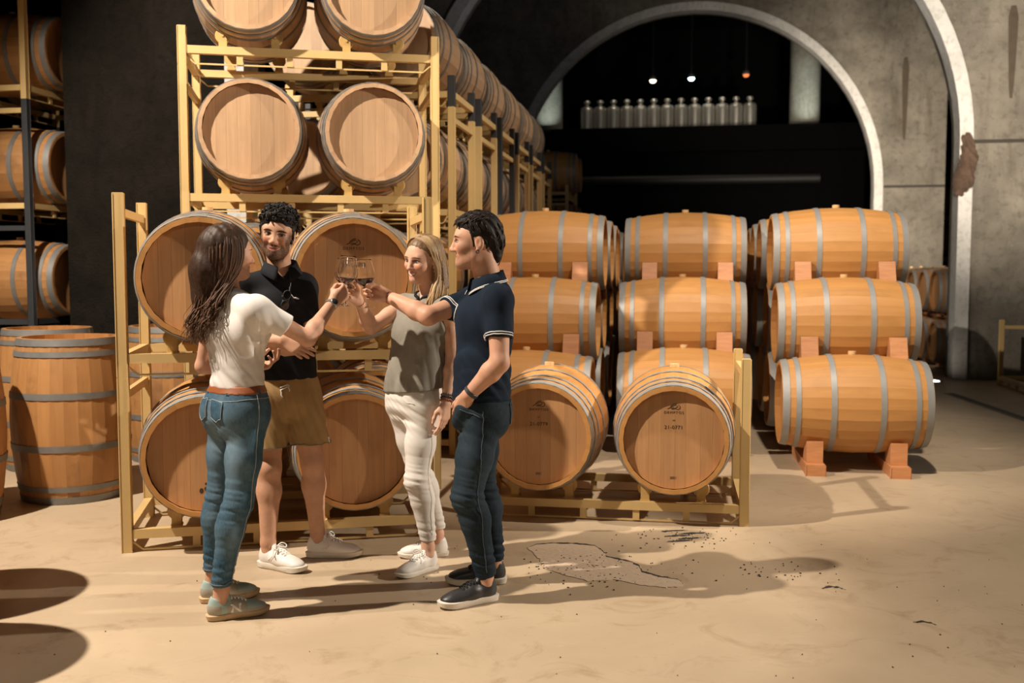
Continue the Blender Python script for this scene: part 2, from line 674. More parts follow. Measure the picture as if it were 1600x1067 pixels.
def barrel(mw, label, group=None, near=False, wood='oak', headm='oak_head', hoopm='hoop', hoops=HOOPS6, bung=True, heads=(1, -1)):
    """Barrel whose axis is local Z (end +Z is the front head), bung on local +X, origin at its centre."""
    root = empty('wine_barrel', mw)
    tag(root, label, 'barrel', group)
    if near:
        for k in range(NS):
            new_obj('stave', get(ME_STAVE, wood, stave_mesh, wood), None, root, Matrix.Rotation(2 * PI * (k + .5) / NS, 4, 'Z'))
    else:
        key = (wood, rnd.randrange(3))
        new_obj('barrel_body', get(ME_BODY, key, body_mesh, wood), None, root, Matrix.Rotation(2 * PI * rnd.randrange(NS) / NS, 4, 'Z'))
    for s in heads:
        mm = Matrix() if s > 0 else MIR
        if near:
            hd = empty('head')
            hd.parent = root
            hd.matrix_basis = mm
            for i in range(NBD):
                new_obj('head_board', get(ME_BOARD, (headm, i), lambda: board_mesh(i), headm), None, hd)
        else:
            new_obj('head', get(ME_HEAD, (headm, rnd.randrange(3)), head_mesh, headm), None, root, mm)
    for s in (1, -1):
        for j, (tc, w) in enumerate(hoops):
            new_obj('hoop', get(ME_HOOP, (hoopm, tc), lambda: hoop_mesh(tc, w), hoopm), None, root, Matrix() if s > 0 else MIR)
    if bung:
        new_obj('bung', get(ME_BUNG, 0, bung_mesh, 'bung'), None, root)
    return root


def lying(p, axis_ang):
    """matrix: barrel centre p, front head towards angle axis_ang (radians, world XY), bung up."""
    a = Vector((math.cos(axis_ang), math.sin(axis_ang), 0))
    x = Vector((0, 0, 1))
    y = a.cross(x)
    m = Matrix((x, y, a)).transposed().to_4x4()
    return Matrix.Translation(p) @ m


def stand(x, y, rot=0.0):
    return Matrix.Translation((x, y, HL + .001)) @ Matrix.Rotation(rot, 4, 'Z')


# brand marks on a head (flat print, burnt into the wood); local frame: X up, Y left when seen from +Z
TXT = {}


def mark(root, s, x, size, spacing=1.0, y=0.0):
    k = (s, size)
    if k not in TXT:
        TXT[k] = text_mesh(s, size, spacing)
        TXT[k].materials.clear()
        TXT[k].materials.append(M['ink'])
    # text X axis -> head's right (local +Y seen from front is right), text Y -> local +X
    m = Matrix(((0, 1, 0, x), (1, 0, 0, y), (0, 0, -1, ZH + .0012), (0, 0, 0, 1)))
    m = Matrix(((0, 1, 0, x), (-1, 0, 0, y), (0, 0, 1, ZH + .0012), (0, 0, 0, 1)))
    return new_obj('lettering', TXT[k], None, root, m)


def emblem(root, x):
    pts = [(-.038, -.004), (-.020, .004), (-.004, .016), (.012, .020), (.022, .012), (.012, .002), (-.006, -.006), (-.016, -.004), (-.004, .004), (.020, -.008), (.034, -.002), (.036, .010), (.024, .022)]
    m = Matrix(((0, 1, 0, x), (-1, 0, 0, 0), (0, 0, 1, ZH + .001), (0, 0, 0, 1)))
    mb = MB().tube([(a, b, 0) for a, b in pts], 0.0018, 5)
    mb.tube([(-.022, .010, 0), (-.004, .024, 0), (.016, .028, 0)], 0.0015, 5)
    return mb.build('emblem', M['ink'], root, m)


def branded(root, num=None, year=None):
    emblem(root, .185)
    mark(root, 'DEMPTOS', .152, .021, 1.35)
    mark(root, 'MT', .108, .012)
    if num:
        mark(root, num, .062, .030, 1.1)
    if year:
        mark(root, year, -.235, .020, 1.0)


# ------------------------------------------------------------------ barrel racks
RW, RD, UH = 1.64, 0.80, 0.95
ZC = 0.53                # barrel centre above a rack unit's base
PITCH = 0.80
POST = 0.058
ME_R = {}


def rmesh(key, fn):
    if key not in ME_R:
        ME_R[key] = fn()
    return ME_R[key]


def wheel_meshes(mat):
    w = MB().lathe([(0, -.014), (.046, -.014), (.05, -.010), (.05, .010), (.046, .014), (0, .014)], 20, Matrix.Rotation(PI / 2, 4, 'X'), False, False).mesh('wheel', M[mat], 30)
    b = MB()
    for s in (-1, 1):
        b.box((-.026, s * .021 - .003, -.075), (.026, s * .021 + .003, .018))
        b.lathe([(0, 0), (.009, 0), (.009, .006), (0, .006)], 8, Matrix.Translation((0, s * .024, 0)) @ Matrix.Rotation(-s * PI / 2, 4, 'X'), False, False)
    b.box((-.03, -.03, -.085), (.03, .03, -.073))
    return w, b.mesh('bracket', M[mat])


def rack_unit(mw, label, group, height=UH, mat='yellow', topbar=True, wheels=True, detail=True, post_mat=None, short=False):
    """Local frame: X along the front (0..RW), Y into depth (0..RD), Z up. Barrels point along -Y."""
    pm = post_mat or mat
    root = empty('barrel_rack', mw)
    tag(root, label, 'rack', group)
    h = height
    for x in (0, RW):
        for y in (0, RD):
            sx = 1 if x == 0 else -1
            sy = 1 if y == 0 else -1
            me = rmesh(('post', h, pm), lambda: MB().box((-POST / 2, -POST / 2, 0), (POST / 2, POST / 2, h), None, .004).mesh('post', M[pm]))
            new_obj('post', me, None, root, Matrix.Translation((x, y, 0)))
    q = .025
    me = rmesh(('rail', mat), lambda: MB().box((POST / 2, -q, .10 - q), (RW - POST / 2, q, .10 + q), None, .003).mesh('rail', M[mat]))
    for y in (0, RD):
        new_obj('rail', me, None, root, Matrix.Translation((0, y, 0)))
    me = rmesh(('siderail', mat), lambda: MB().box((-q, POST / 2, .10 - q), (q, RD - POST / 2, .10 + q), None, .003).mesh('side_rail', M[mat]))
    for x in (0, RW):
        new_obj('side_rail', me, None, root, Matrix.Translation((x, 0, 0)))
    if topbar:
        hb = h - .10
        for x in (0, RW):
            me = rmesh(('topbar', mat, h), lambda: MB().box((-.018, POST / 2, hb - .022), (.018, RD - POST / 2, hb + .022), None, .003).mesh('top_bar', M[mat]))
            new_obj('top_bar', me, None, root, Matrix.Translation((x, 0, 0)))
    if detail:
        def rod():
            mb = MB()
            r = .007
            mb.tube([(POST / 2, 0, .055), (POST / 2 + .05, 0, .012), (RW - POST / 2 - .05, 0, .012), (RW - POST / 2, 0, .055)], r, 4, True, False, False)
            return mb.mesh('lower_rod', M[mat])
        me = rmesh(('rod', mat), rod)
        sp = rmesh(('spacer', mat), lambda: MB().box((-.02, -.012, .012), (.02, .012, .10 - q)).mesh('spacer', M[mat]))
        for y in (0, RD):
            new_obj('lower_rod', me, None, root, Matrix.Translation((0, y, 0)))
            for x in (.36, .68, 1.0, 1.30):
                new_obj('spacer', sp, None, root, Matrix.Translation((x, y, 0)))
    if wheels:
        if ('wheel', mat) not in ME_R:
            ME_R[('wheel', mat)], ME_R[('bracket', mat)] = wheel_meshes('roller')
        for bx in (RW / 2 - PITCH / 2, RW / 2 + PITCH / 2):
            for y in (.05, RD - .05):
                for s in (-1, 1):
                    b = new_obj('roller_bracket', ME_R[('bracket', mat)], None, root, Matrix.Translation((bx + s * .168, y, .205)))
                    new_obj('roller', ME_R[('wheel', mat)], None, b)
    return root


def rack_slot(mw, i, level_z=0.0, push=0.0):
    """world matrix of barrel i (0 left, 1 right) lying in a rack unit with matrix mw"""
    c = mw @ Vector((RW / 2 + (i - .5) * PITCH, RD / 2 + push, ZC + level_z))
    d = mw.to_3x3() @ Vector((0, -1, 0))
    return lying(c, math.atan2(d.y, d.x))


# --- front left rack, two units high, turned a little to the right
AL = math.radians(12)
LL = (-2.08, 5.30)
near_rack = 'yellow steel barrel racks at the front'
for k, nm in ((0, 'lower'), (1, 'upper')):
    mw = frame(LL, AL, k * UH)
    rack_unit(mw, 'yellow barrel rack behind the four people, %s unit of two' % nm, near_rack, UH + (.03 if k else 0))
    for i, side in ((0, 'left'), (1, 'right')):
        b = barrel(rack_slot(mw, i, 0, -.03), {(0, 0): 'oak barrel low on the rack behind the long-haired woman, dark stain on its head',
                                             (0, 1): 'oak barrel low on the rack behind the bare legs and white jeans',
                                             (1, 0): 'oak barrel on the rack right behind the long-haired woman\'s head',
                                             (1, 1): 'branded oak barrel on the rack behind the clinking wine glasses'}[(k, i)],
                   'barrels on the front left rack', True, 'oak', 'oak_head', 'hoop', HOOPS8)
        if (k, i) == (1, 1):
            branded(b, '21 - 0778')
        if (k, i) == (0, 0):
            mb = MB()
            for q in range(26):
                a, rr = rnd.uniform(0, 2 * PI), abs(rnd.gauss(0, .033))
                c = (-.17 + rr * math.cos(a) * 1.3, -.02 + rr * math.sin(a))
                s = rnd.uniform(.004, .013)
                n = 7
                mb.add([(c[0] + s * 1.4 * math.cos(2 * PI * j / n), c[1] + s * math.sin(2 * PI * j / n), ZH + .0009 + q * .00002) for j in range(n)], [tuple(range(n))])
            mb.build('dark_stain', M['ink'], b)

# --- front right rack, one unit
RRP = Vector((1.385, 5.86, 0)) - HX * RW
mwR = frame(RRP, -HA)
rack_unit(mwR, 'low yellow barrel rack on the right of the navy-shirted man', near_rack, 1.0)
b = barrel(rack_slot(mwR, 0, 0, -.03), 'branded oak barrel in the low rack, nearer the man in navy', 'barrels in the low right rack', True, 'oak', 'oak_head', 'hoop', HOOPS8)
branded(b, '21-0779', '2021')
b = barrel(rack_slot(mwR, 1, 0, -.03), 'branded oak barrel at the right end of the low rack', 'barrels in the low right rack', True, 'oak', 'oak_head', 'hoop', HOOPS8)
branded(b, '21-0771', '2021')
MB().box((.0, -.022, 0), (.062, .022, .004)).build('label_tag', M['black'], b, Matrix.Rotation(-.72, 4, 'Z') @ Matrix.Translation((RB - .028, 0, .40)) @ Matrix.Rotation(PI / 2, 4, 'Y') @ Matrix.Rotation(PI / 2, 4, 'Z'))

# --- tall rack behind: four units, the two upper ones in view
AU = math.radians(11.3)
UP = (-2.135, 6.56)
nm4 = ['lowest', 'second', 'third', 'topmost']
for k in range(4):
    mw = frame(UP, AU, k * UH)
    rack_unit(mw, 'yellow rack unit of the tall stack behind the people, %s of four' % nm4[k], 'tall rack behind the people', UH if k < 3 else .25, topbar=(k < 3))
    for i, side in ((0, 'left'), (1, 'right')):
        barrel(rack_slot(mw, i, 0, -.02), 'pale headed oak barrel in the tall stack, %s level, %s one' % (nm4[k], side), 'barrels in the tall rack', k >= 2, 'oak_grey' if k >= 2 else 'oak', 'oak_head_pale', 'hoop_dark', HOOPS8)

# --- racks running back along the hall behind it
ordw = ['first', 'second', 'third', 'fourth', 'fifth', 'sixth', 'seventh', 'eighth', 'ninth']
for j in range(6):
    base = Vector((-0.49, 8.2, 0)) + HY * (1.12 * j) - HX * RW
    for k in range(4):
        mw = frame(base, -HA, k * UH)
        rack_unit(mw, 'yellow rack unit in the receding row, %s back, %s level' % (ordw[j], nm4[k]), 'racks receding along the hall', UH if k < 3 else .25,
                  topbar=(k < 3), wheels=(k >= 2), detail=(k >= 2), post_mat='black' if (k == 3 or (j + k) % 5 == 4) else None)
        for i in (0, 1):
            if i == 0 and j > 0:
                continue
            barrel(rack_slot(mw, i), 'oak barrel in the receding rack row, %s back, %s level%s' % (ordw[j], nm4[k], ', inner side' if i == 0 else ''), 'barrels receding along the hall', False,
                   'oak_grey' if k >= 2 else 'oak', 'oak_head_pale', 'hoop_dark', HOOPS8)

# --- rack far down the hall with a barrel lying crosswise
FR = (1.0, 18.3)
for k in range(4):
    mw = frame(FR, -HA + PI / 2, k * UH)
    rack_unit(mw, 'far yellow rack unit beyond the receding row, %s level' % nm4[k], 'far rack down the hall', UH if k < 3 else .25, topbar=(k < 3), wheels=False)
    for i in (0, 1):
        barrel(rack_slot(mw, i), 'far oak barrel lying crosswise beyond the racks, %s level, %s' % (nm4[k], 'front' if i == 0 else 'rear'), 'barrels on the far rack', False, 'oak', 'oak_head', 'hoop_dark')

# --- left aisle: barrels lying crosswise on a yellow rack, its lower shade put in as black
LH = 1.05
LR = Vector((-4.36, 9.05, 0))
for k in range(4):
    mw = frame(LR, PI / 2 - HA, k * LH - .09)
    if k == 0:
        mw = frame(LR, PI / 2 - HA, 0)
    rack_unit(mw, 'rack unit in the left aisle beyond the standing barrels, %s level' % nm4[k], 'rack in the left aisle', LH if k else LH - .09, wheels=False, post_mat=None if k > 2 else 'black', mat='yellow' if k >= 2 else 'black', topbar=True)
    for i in (0, 1):
        mwb = rack_slot(mw, i, -.05, 0)
        barrel(mwb, 'dark oak barrel lying in the left aisle, %s level, %s row' % (nm4[k], 'front' if i == 0 else 'rear'), 'barrels in the left aisle', i == 0 and k > 0, 'oak_old', 'oak_head', 'hoop_dark', HOOPS6)

# ------------------------------------------------------------------ piles of barrels without racks
ROWP, DZ = 0.945, 0.588


def wedge_mesh():
    vs = [(-.065, -.07, -.02), (.065, -.07, -.02), (.065, .10, -.02), (-.065, .10, -.02), (-.065, -.025, .165), (.065, -.025, .165), (.065, .005, .165), (-.065, .005, .165)]
    fs = [(0, 3, 2, 1), (4, 5, 6, 7), (0, 1, 5, 4), (1, 2, 6, 5), (2, 3, 7, 6), (3, 0, 4, 7)]
    return MB().add(vs, fs).mesh('wedge', M['wedge'])


ME_W = wedge_mesh()
lay = ['bottom', 'middle', 'top']


def pile(cx, cy, z0, rows, name):
    axis = math.atan2(HX.y, HX.x)
    for L in range(3):
        for r in range(rows[L]):
            c = Vector((cx, cy, 0)) + HY * (ROWP * (r + L * .5)) + HX * rnd.uniform(-.025, .025)
            z = z0 + DZ * L
            barrel(lying(Vector((c.x, c.y, z)), axis), 'oak barrel lying in the %s pile, %s layer, %s row from the front' % (name, lay[L], ordw[r]),
                   'barrels in the %s pile' % name, r == 0, 'oak', 'oak_head', 'hoop')
            if r == 0:
                for s in (-1, 1):
                    if L > 0:
                        # wedge resting on the barrel below, in front of this one
                        p = c + HX * (s * .33 + .02) - HY * .385
                        rb = brad(.33)
                        dy = (p - (c - HY * (ROWP * .5))).dot(HY)
                        zz = z - DZ + math.sqrt(max(0.0, rb * rb - dy * dy)) - .005
                        o = new_obj('wooden_wedge', ME_W, None, None, Matrix.Translation((p.x, p.y, zz)) @ Matrix.Rotation(-HA, 4, 'Z') @ Matrix.Rotation(-.12, 4, 'X'))
                        tag(o, 'reddish wooden wedge under the %s end of the %s pile\'s front %s barrel' % ('left' if s < 0 else 'right', name, lay[L]), 'wedge', 'wooden wedges in the piles')
                    else:
                        p = c + HX * (s * .30)
                        mwb = Matrix.Translation((p.x, p.y, 0)) @ Matrix.Rotation(-HA, 4, 'Z')
                        o = MB().box((-.075, -.38, 0), (.075, .5, .085), None, .006).build('timber_beam', M['wedge'], None, mwb)
                        tag(o, 'short timber beam on the floor under the %s end of the %s pile' % ('left' if s < 0 else 'right', name), 'beam', 'timber beams under the piles')
                        h = z0 - math.sqrt(brad(.30) ** 2 - .22 ** 2)
                        o = MB().add([(-.06, -.30, .0855), (.06, -.30, .0855), (.06, -.10, .0855), (-.06, -.10, .0855), (-.06, -.30, h + .03), (.06, -.30, h + .03), (.06, -.14, h - .055), (-.06, -.14, h - .055)],
                                     [(0, 3, 2, 1), (4, 5, 6, 7), (0, 1, 5, 4), (1, 2, 6, 5), (2, 3, 7, 6), (3, 0, 4, 7)]).build('wooden_wedge', M['wedge'], None, mwb)
                        tag(o, 'wooden chock on the beam at the %s end of the %s pile' % ('left' if s < 0 else 'right', name), 'wedge', 'wooden wedges in the piles')


pile(2.60, 7.62, 0.505, (5, 7, 7), 'right')
pile(1.43, 8.30, 0.505, (5, 8, 8), 'middle')
pile(0.13, 8.05, 0.505, (5, 8, 8), 'left')

# ------------------------------------------------------------------ standing barrels on the left
for (x, y, r, lab, near, wd) in (
        (-2.985, 6.70, .3, 'weathered oak barrel standing upright left of the rack', True, 'oak_old'),
        (-3.50, 6.02, 1.0, 'weathered standing barrel cut off by the left edge of the picture', True, 'oak_old'),
        (-2.78, 8.10, .7, 'standing barrel in shade seen through the front left rack', False, 'oak_old'),
        (-3.62, 7.75, .1, 'standing barrel in shade behind the upright barrel at the left', False, 'oak_old'),
        (-4.45, 7.55, 2.0, 'standing barrel in shade at the far left edge, behind the others', False, 'oak_old'),
        (-2.74, 4.42, 1.4, 'standing barrel just outside the left edge, throwing the farther round shadow', False, 'oak_old'),
        (-2.46, 3.76, 2.4, 'standing barrel just outside the left edge, throwing the nearer round shadow', False, 'oak_old')):
    barrel(stand(x, y, r), lab, 'barrels standing upright on the left', near, wd, 'oak_head', 'hoop_dark', HOOPS8[:1] + [(.44, .036), (.17, .042)], bung=False)

# ------------------------------------------------------------------ right aisle stack beyond the larger arch
axisR = math.atan2(-HX.y, -HX.x)
k = 0
for (px, py, n, zs) in ((7.15, 15.55, 6, (.42, 1.22)), ):
    for r in range(n):
        for L, z in enumerate(zs):
            c = Vector((px, py, 0)) + HY * (.80 * r)
            barrel(lying(Vector((c.x, c.y, z)), axisR), 'far barrel in the right aisle past the white post, %s layer, %s back' % (('lower', 'upper')[L], ordw[r]), 'barrels in the right aisle', False, 'oak_old', 'oak_head', 'hoop')
    for L, z in enumerate((.02, .815)):
        c = Vector((px, py, 0)) + HY * 2.0
        for s in (-.3, .3):
            o = MB().box((-.05, -2.45, -.02), (.05, 2.45, .02)).build('timber_plank', M['wedge'], None, Matrix.Translation((c.x + s, c.y, z)) @ Matrix.Rotation(-HA, 4, 'Z'))
            tag(o, 'long timber plank under the %s layer of right aisle barrels, %s one' % (('lower', 'upper')[L], 'left' if s < 0 else 'right'), 'plank', 'planks in the right aisle')
for L in range(4):
    barrel(lying(Vector((9.75, 22.9, .42 + .92 * L)), axisR), 'far barrel in the dark gap beside the far pier, %s level' % nm4[L], 'barrels beside the far pier', False, 'oak_old', 'oak_head', 'hoop')
    if L:
        o = MB().box((-.55, -.4, 0), (.55, .4, .12)).build('timber_pallet', M['wedge'], None, Matrix.Translation((9.75, 22.9, .42 + .92 * L - RB - .14)) @ Matrix.Rotation(-HA, 4, 'Z'))
        tag(o, 'timber pallet under the %s barrel beside the far pier' % nm4[L], 'pallet', 'pallets beside the far pier')

# ------------------------------------------------------------------ mezzanine with steel tanks beyond the far arch
MZ = Vector((CA[0], CA[1], 0)) + HY * 5.2
mzf = frame(MZ, -HA)
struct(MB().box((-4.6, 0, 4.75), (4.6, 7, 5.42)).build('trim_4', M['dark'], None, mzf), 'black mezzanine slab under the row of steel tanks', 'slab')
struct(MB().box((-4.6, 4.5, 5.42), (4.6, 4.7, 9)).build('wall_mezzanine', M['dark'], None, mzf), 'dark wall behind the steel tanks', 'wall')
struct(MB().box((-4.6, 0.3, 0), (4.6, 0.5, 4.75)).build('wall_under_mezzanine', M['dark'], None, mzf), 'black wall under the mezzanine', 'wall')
M['column'] = concrete('column_concrete', (0.22, 0.215, 0.18), (0.34, 0.33, 0.28), (0.12, 0.12, 0.10), 0.8, 2.0, 0.3)
for x, lab in ((-3.90, 'round concrete column lit from below, left of the steel tanks'), (3.10, 'round concrete column lit from below, right of the steel tanks')):
    o = MB().lathe([(.50, 5.42), (.50, 5.5), (.40, 5.52), (.40, 8.9), (.40, 9.0)], 32).build('round_column', M['column'], None, mzf @ Matrix.Translation((x, .9, 0)), 40)
    tag(o, lab, 'column', 'columns on the mezzanine')
    l = bpy.data.lights.new('column_light', 'SPOT')
    l.energy, l.color, l.spot_size, l.spot_blend = 170, (0.85, 0.95, 0.88), math.radians(42), .8
    lo = bpy.data.objects.new('column_light', l)
    COL.objects.link(lo)
    lo.matrix_basis = mzf @ Matrix.Translation((x + .05, -1.1, 5.0)) @ Matrix.Rotation(math.radians(128), 4, 'X')
M['tank'] = simple('brushed_steel', (0.52, 0.50, 0.46), 0.35, 0.8, 0.3, 40)


def tank_meshes():
    mb = MB().lathe([(0, 0), (.155, 0), (.16, .02)] + [(.16 + (.006 if i % 2 else -.004), .05 + i * .035) for i in range(15)] + [(.16, .58), (.14, .63), (.07, .66), (.05, .67)], 20)
    n = MB().lathe([(.05, .66), (.04, .70), (.04, .72), (.075, .735), (.085, .77), (.065, .81), (0, .825)], 16)
    return mb.mesh('tank_body', M['tank'], 50), n.mesh('tank_lid', M['tank'], 50)


tk1, tk2 = tank_meshes()
tord = ['first', 'second', 'third', 'fourth', 'fifth', 'sixth', 'seventh', 'eighth', 'ninth', 'tenth', 'eleventh', 'twelfth', 'thirteenth']
for i in range(13):
    r = empty('steel_tank', mzf @ Matrix.Translation((-2.80 + .370 * i, .75, 5.421)) @ Matrix.Diagonal((1.14, 1.14, 1.06, 1)))
    tag(r, 'small steel tank with round lid on the dark ledge, %s from the left' % tord[i], 'tank', 'steel tanks on the mezzanine')
    new_obj('tank_body', tk1, None, r)
    new_obj('tank_lid', tk2, None, r)


def emis(name, c, s):
    t = NT(name)
    t.col((0.02, 0.02, 0.02))
    t.b.inputs['Emission Color'].default_value = (*c, 1)
    t.b.inputs['Emission Strength'].default_value = s
    return t.m


for i, (x, z, c, s, lab) in enumerate(((-1.0, 6.92, (1, .82, .55), 9, 'small warm ceiling lamp above the steel tanks'), (.07, 6.95, (.6, .9, 1), 16, 'small bluish white ceiling lamp above the steel tanks'),
                                       (1.57, 7.0, (1, .25, .08), 1.5, 'small dim reddish lamp above the steel tanks'))):
    r = empty('ceiling_lamp', mzf @ Matrix.Translation((x, 1.4, z)))
    tag(r, lab, 'lamp', 'lamps above the steel tanks')
    MB().lathe([(.0, 2.06), (.02, 2.06), (.02, .12), (.09, .10), (.10, 0), (.085, 0), (.075, .06), (0, .06)], 16).build('lamp_housing', M['black'], r)
    MB().lathe([(0, .045), (.06, .04), (.085, .0), (.07, -.045), (.04, -.065), (0, -.07)], 16).build('bulb', emis('bulb_%d' % i, c, s), r)
for i, x in enumerate((-1.9, -.3, 1.3)):
    l = bpy.data.lights.new('tank_light', 'SPOT')
    l.energy, l.color, l.spot_size, l.spot_blend = 70, (1, .88, .70), math.radians(80), .8
    lo = bpy.data.objects.new('tank_light', l)
    COL.objects.link(lo)
    lo.matrix_basis = mzf @ Matrix.Translation((x, -.9, 7.9)) @ Matrix.Rotation(math.radians(38), 4, 'X')
# ventilation pipe in the dark
o = MB().lathe([(.13, -3.6), (.13, 3.4)], 16, Matrix.Rotation(PI / 2, 4, 'Y')).build('ventilation_pipe', simple('dark_pipe', (.012, .012, .013), .6), None, frame(Vector((CA[0], CA[1], 0)) + HY * 5.1, -HA, 3.98))
tag(o, 'dim round pipe crossing the dark under the mezzanine', 'pipe')


# ------------------------------------------------------------------ things at the right edge
mwx = frame((6.55, 13.3), -HA - PI / 2)
rack_unit(mwx, 'empty yellow rack frame at the right edge beside the concrete wall', 'yellow steel barrel racks at the right edge', .88, wheels=False)
dr = empty('floor_drain')
tag(dr, 'narrow slotted floor drain running towards the white post', 'drain')
a, c = Vector((5.20, 9.2, .002)), Vector((5.47, 12.4, .002))
d = (c - a)
mwd = Matrix.Translation(a) @ Matrix.Rotation(math.atan2(-d.x, d.y), 4, 'Z')
MB().box((-.045, 0, -.01), (.045, d.length, .001)).build('channel', M['joint'], dr, mwd)
for k, s in enumerate((-.055, .055)):
    MB().box((s - .01, 0, -.01), (s + .01, d.length, .004)).build('drain_edge', M['hoop_dark'], dr, mwd)
gm = MB().box((-.045, -.012, 0), (.045, .012, .003)).mesh('drain_bar', M['hoop_dark'])
for k in range(32):
    new_obj('drain_bar', gm, None, dr, mwd @ Matrix.Translation((0, .05 + k * .1, 0)))
r = empty('floor_glow', Matrix.Translation((5.78, 13.7, 0)))  # glowing disc and ring added for a bright patch of light
tag(r, 'added glowing disc for the patch of light on the floor by the white post', 'lamp')
MB().lathe([(.16, .0), (.17, .014), (.14, .018), (.13, .010)], 24).build('glow_ring', M['hoop_dark'], r)
MB().lathe([(0, .022), (.08, .020), (.135, .010)], 24).build('glow_disc', emis('floor_light_patch', (1, .9, .75), 14), r)

# ------------------------------------------------------------------ floor damage
M['patch'] = simple('rough_screed', (0.56, 0.43, 0.31), 0.95, 0, 0.22, 45, 0.5)
M['crack'] = simple('dark_crack', (0.035, 0.028, 0.022), 0.95, 0, 0.3, 30)  # plain dark tone for cracks, pits and chips
patch = [(0.088, 5.379), (0.135, 5.444), (0.222, 5.47), (0.357, 5.457), (0.46, 5.418), (0.496, 5.304), (0.501, 5.207), (0.619, 5.113), (0.656, 5.033), (0.657, 4.945), (0.732, 4.86), (0.819, 4.809), (0.832, 4.738),
         (0.813, 4.699), (0.738, 4.689), (0.62, 4.728), (0.504, 4.809), (0.376, 4.788), (0.256, 4.892), (0.164, 5.0), (0.151, 5.136), (0.12, 5.255)]


def rough_line(pts, n, amp):
    out = []
    for i in range(len(pts) - 1):
        for k in range(n):
            t = k / n
            out.append((pts[i][0] * (1 - t) + pts[i + 1][0] * t + rnd.uniform(-amp, amp), pts[i][1] * (1 - t) + pts[i + 1][1] * t + rnd.uniform(-amp, amp)))
    out.append(pts[-1])
    return out


pl = rough_line(patch + patch[:1], 5, .008)[:-1]
vs, fs = prism([p for p in reversed(pl)], 0.0, .0025)
MB().add(vs, fs).build('floor_patch', M['patch'], fl)


def crack(pts, w, name='crack'):
    rl = rough_line(pts, 6, .004)
    vs, fs = [], []
    n = len(rl)
    for i, (x, y) in enumerate(rl):
        ww = w * (0.35 + rnd.random()) * min(1, 4 * min(i, n - 1 - i) / n + .15)
        vs += [(x, y - ww, .0028), (x, y + ww, .0034)]
    for i in range(n - 1):
        fs.append((2 * i, 2 * i + 2, 2 * i + 3, 2 * i + 1))
    MB().add(vs, fs).build(name, M['crack'], fl)


crack(patch[:13], .013)
crack([(1.481, 4.669), (1.527, 4.699), (1.567, 4.689), (1.591, 4.65)], .010)
crack([(1.733, 4.207), (1.776, 4.223), (1.808, 4.199), (1.82, 4.176)], .008)
for i in range(5):
    a = (0.90 + rnd.uniform(-.05, .1), 5.50 + .055 * i)
    crack([a, (a[0] + .06, a[1] + .015), (a[0] + .12 + rnd.uniform(0, .05), a[1] + .03)], .012)
# loose chips and pits, too small to count
mb = MB()
for i in range(330):
    if i < 120:
        x, y = rnd.gauss(.40, .22), rnd.gauss(5.02, .16)
    elif i < 190:
        x, y = rnd.gauss(.97, .16), rnd.gauss(5.6, .1)
    elif i < 230:
        x, y = rnd.gauss(1.25, .18), rnd.gauss(4.95, .10)
    else:
        x, y = rnd.uniform(-2, 3.2), rnd.uniform(3.0, 5.6)
    s = rnd.uniform(.002, .0060) * (1 if i < 230 else .55)
    a = rnd.uniform(0, PI)
    pts = [(x + s * rnd.uniform(.6, 1.3) * math.cos(a + k * PI / 2.5), y + s * rnd.uniform(.6, 1.2) * math.sin(a + k * PI / 2.5)) for k in range(5)]
    vs, fs = prism(pts, 0, .004)
    mb.add(vs, fs)
o = mb.build('floor_chips', M['crack'], fl)
o['kind'] = 'stuff'

# ------------------------------------------------------------------ sculpting toolkit: signed distance volumes -> one continuous surface
def V3(*a):
    return np.array(a[0] if len(a) == 1 else a, dtype=np.float64)


def unit(v):
    v = V3(v)
    return v / np.linalg.norm(v)


def lerp(a, b, t):
    return V3(a) * (1 - t) + V3(b) * t


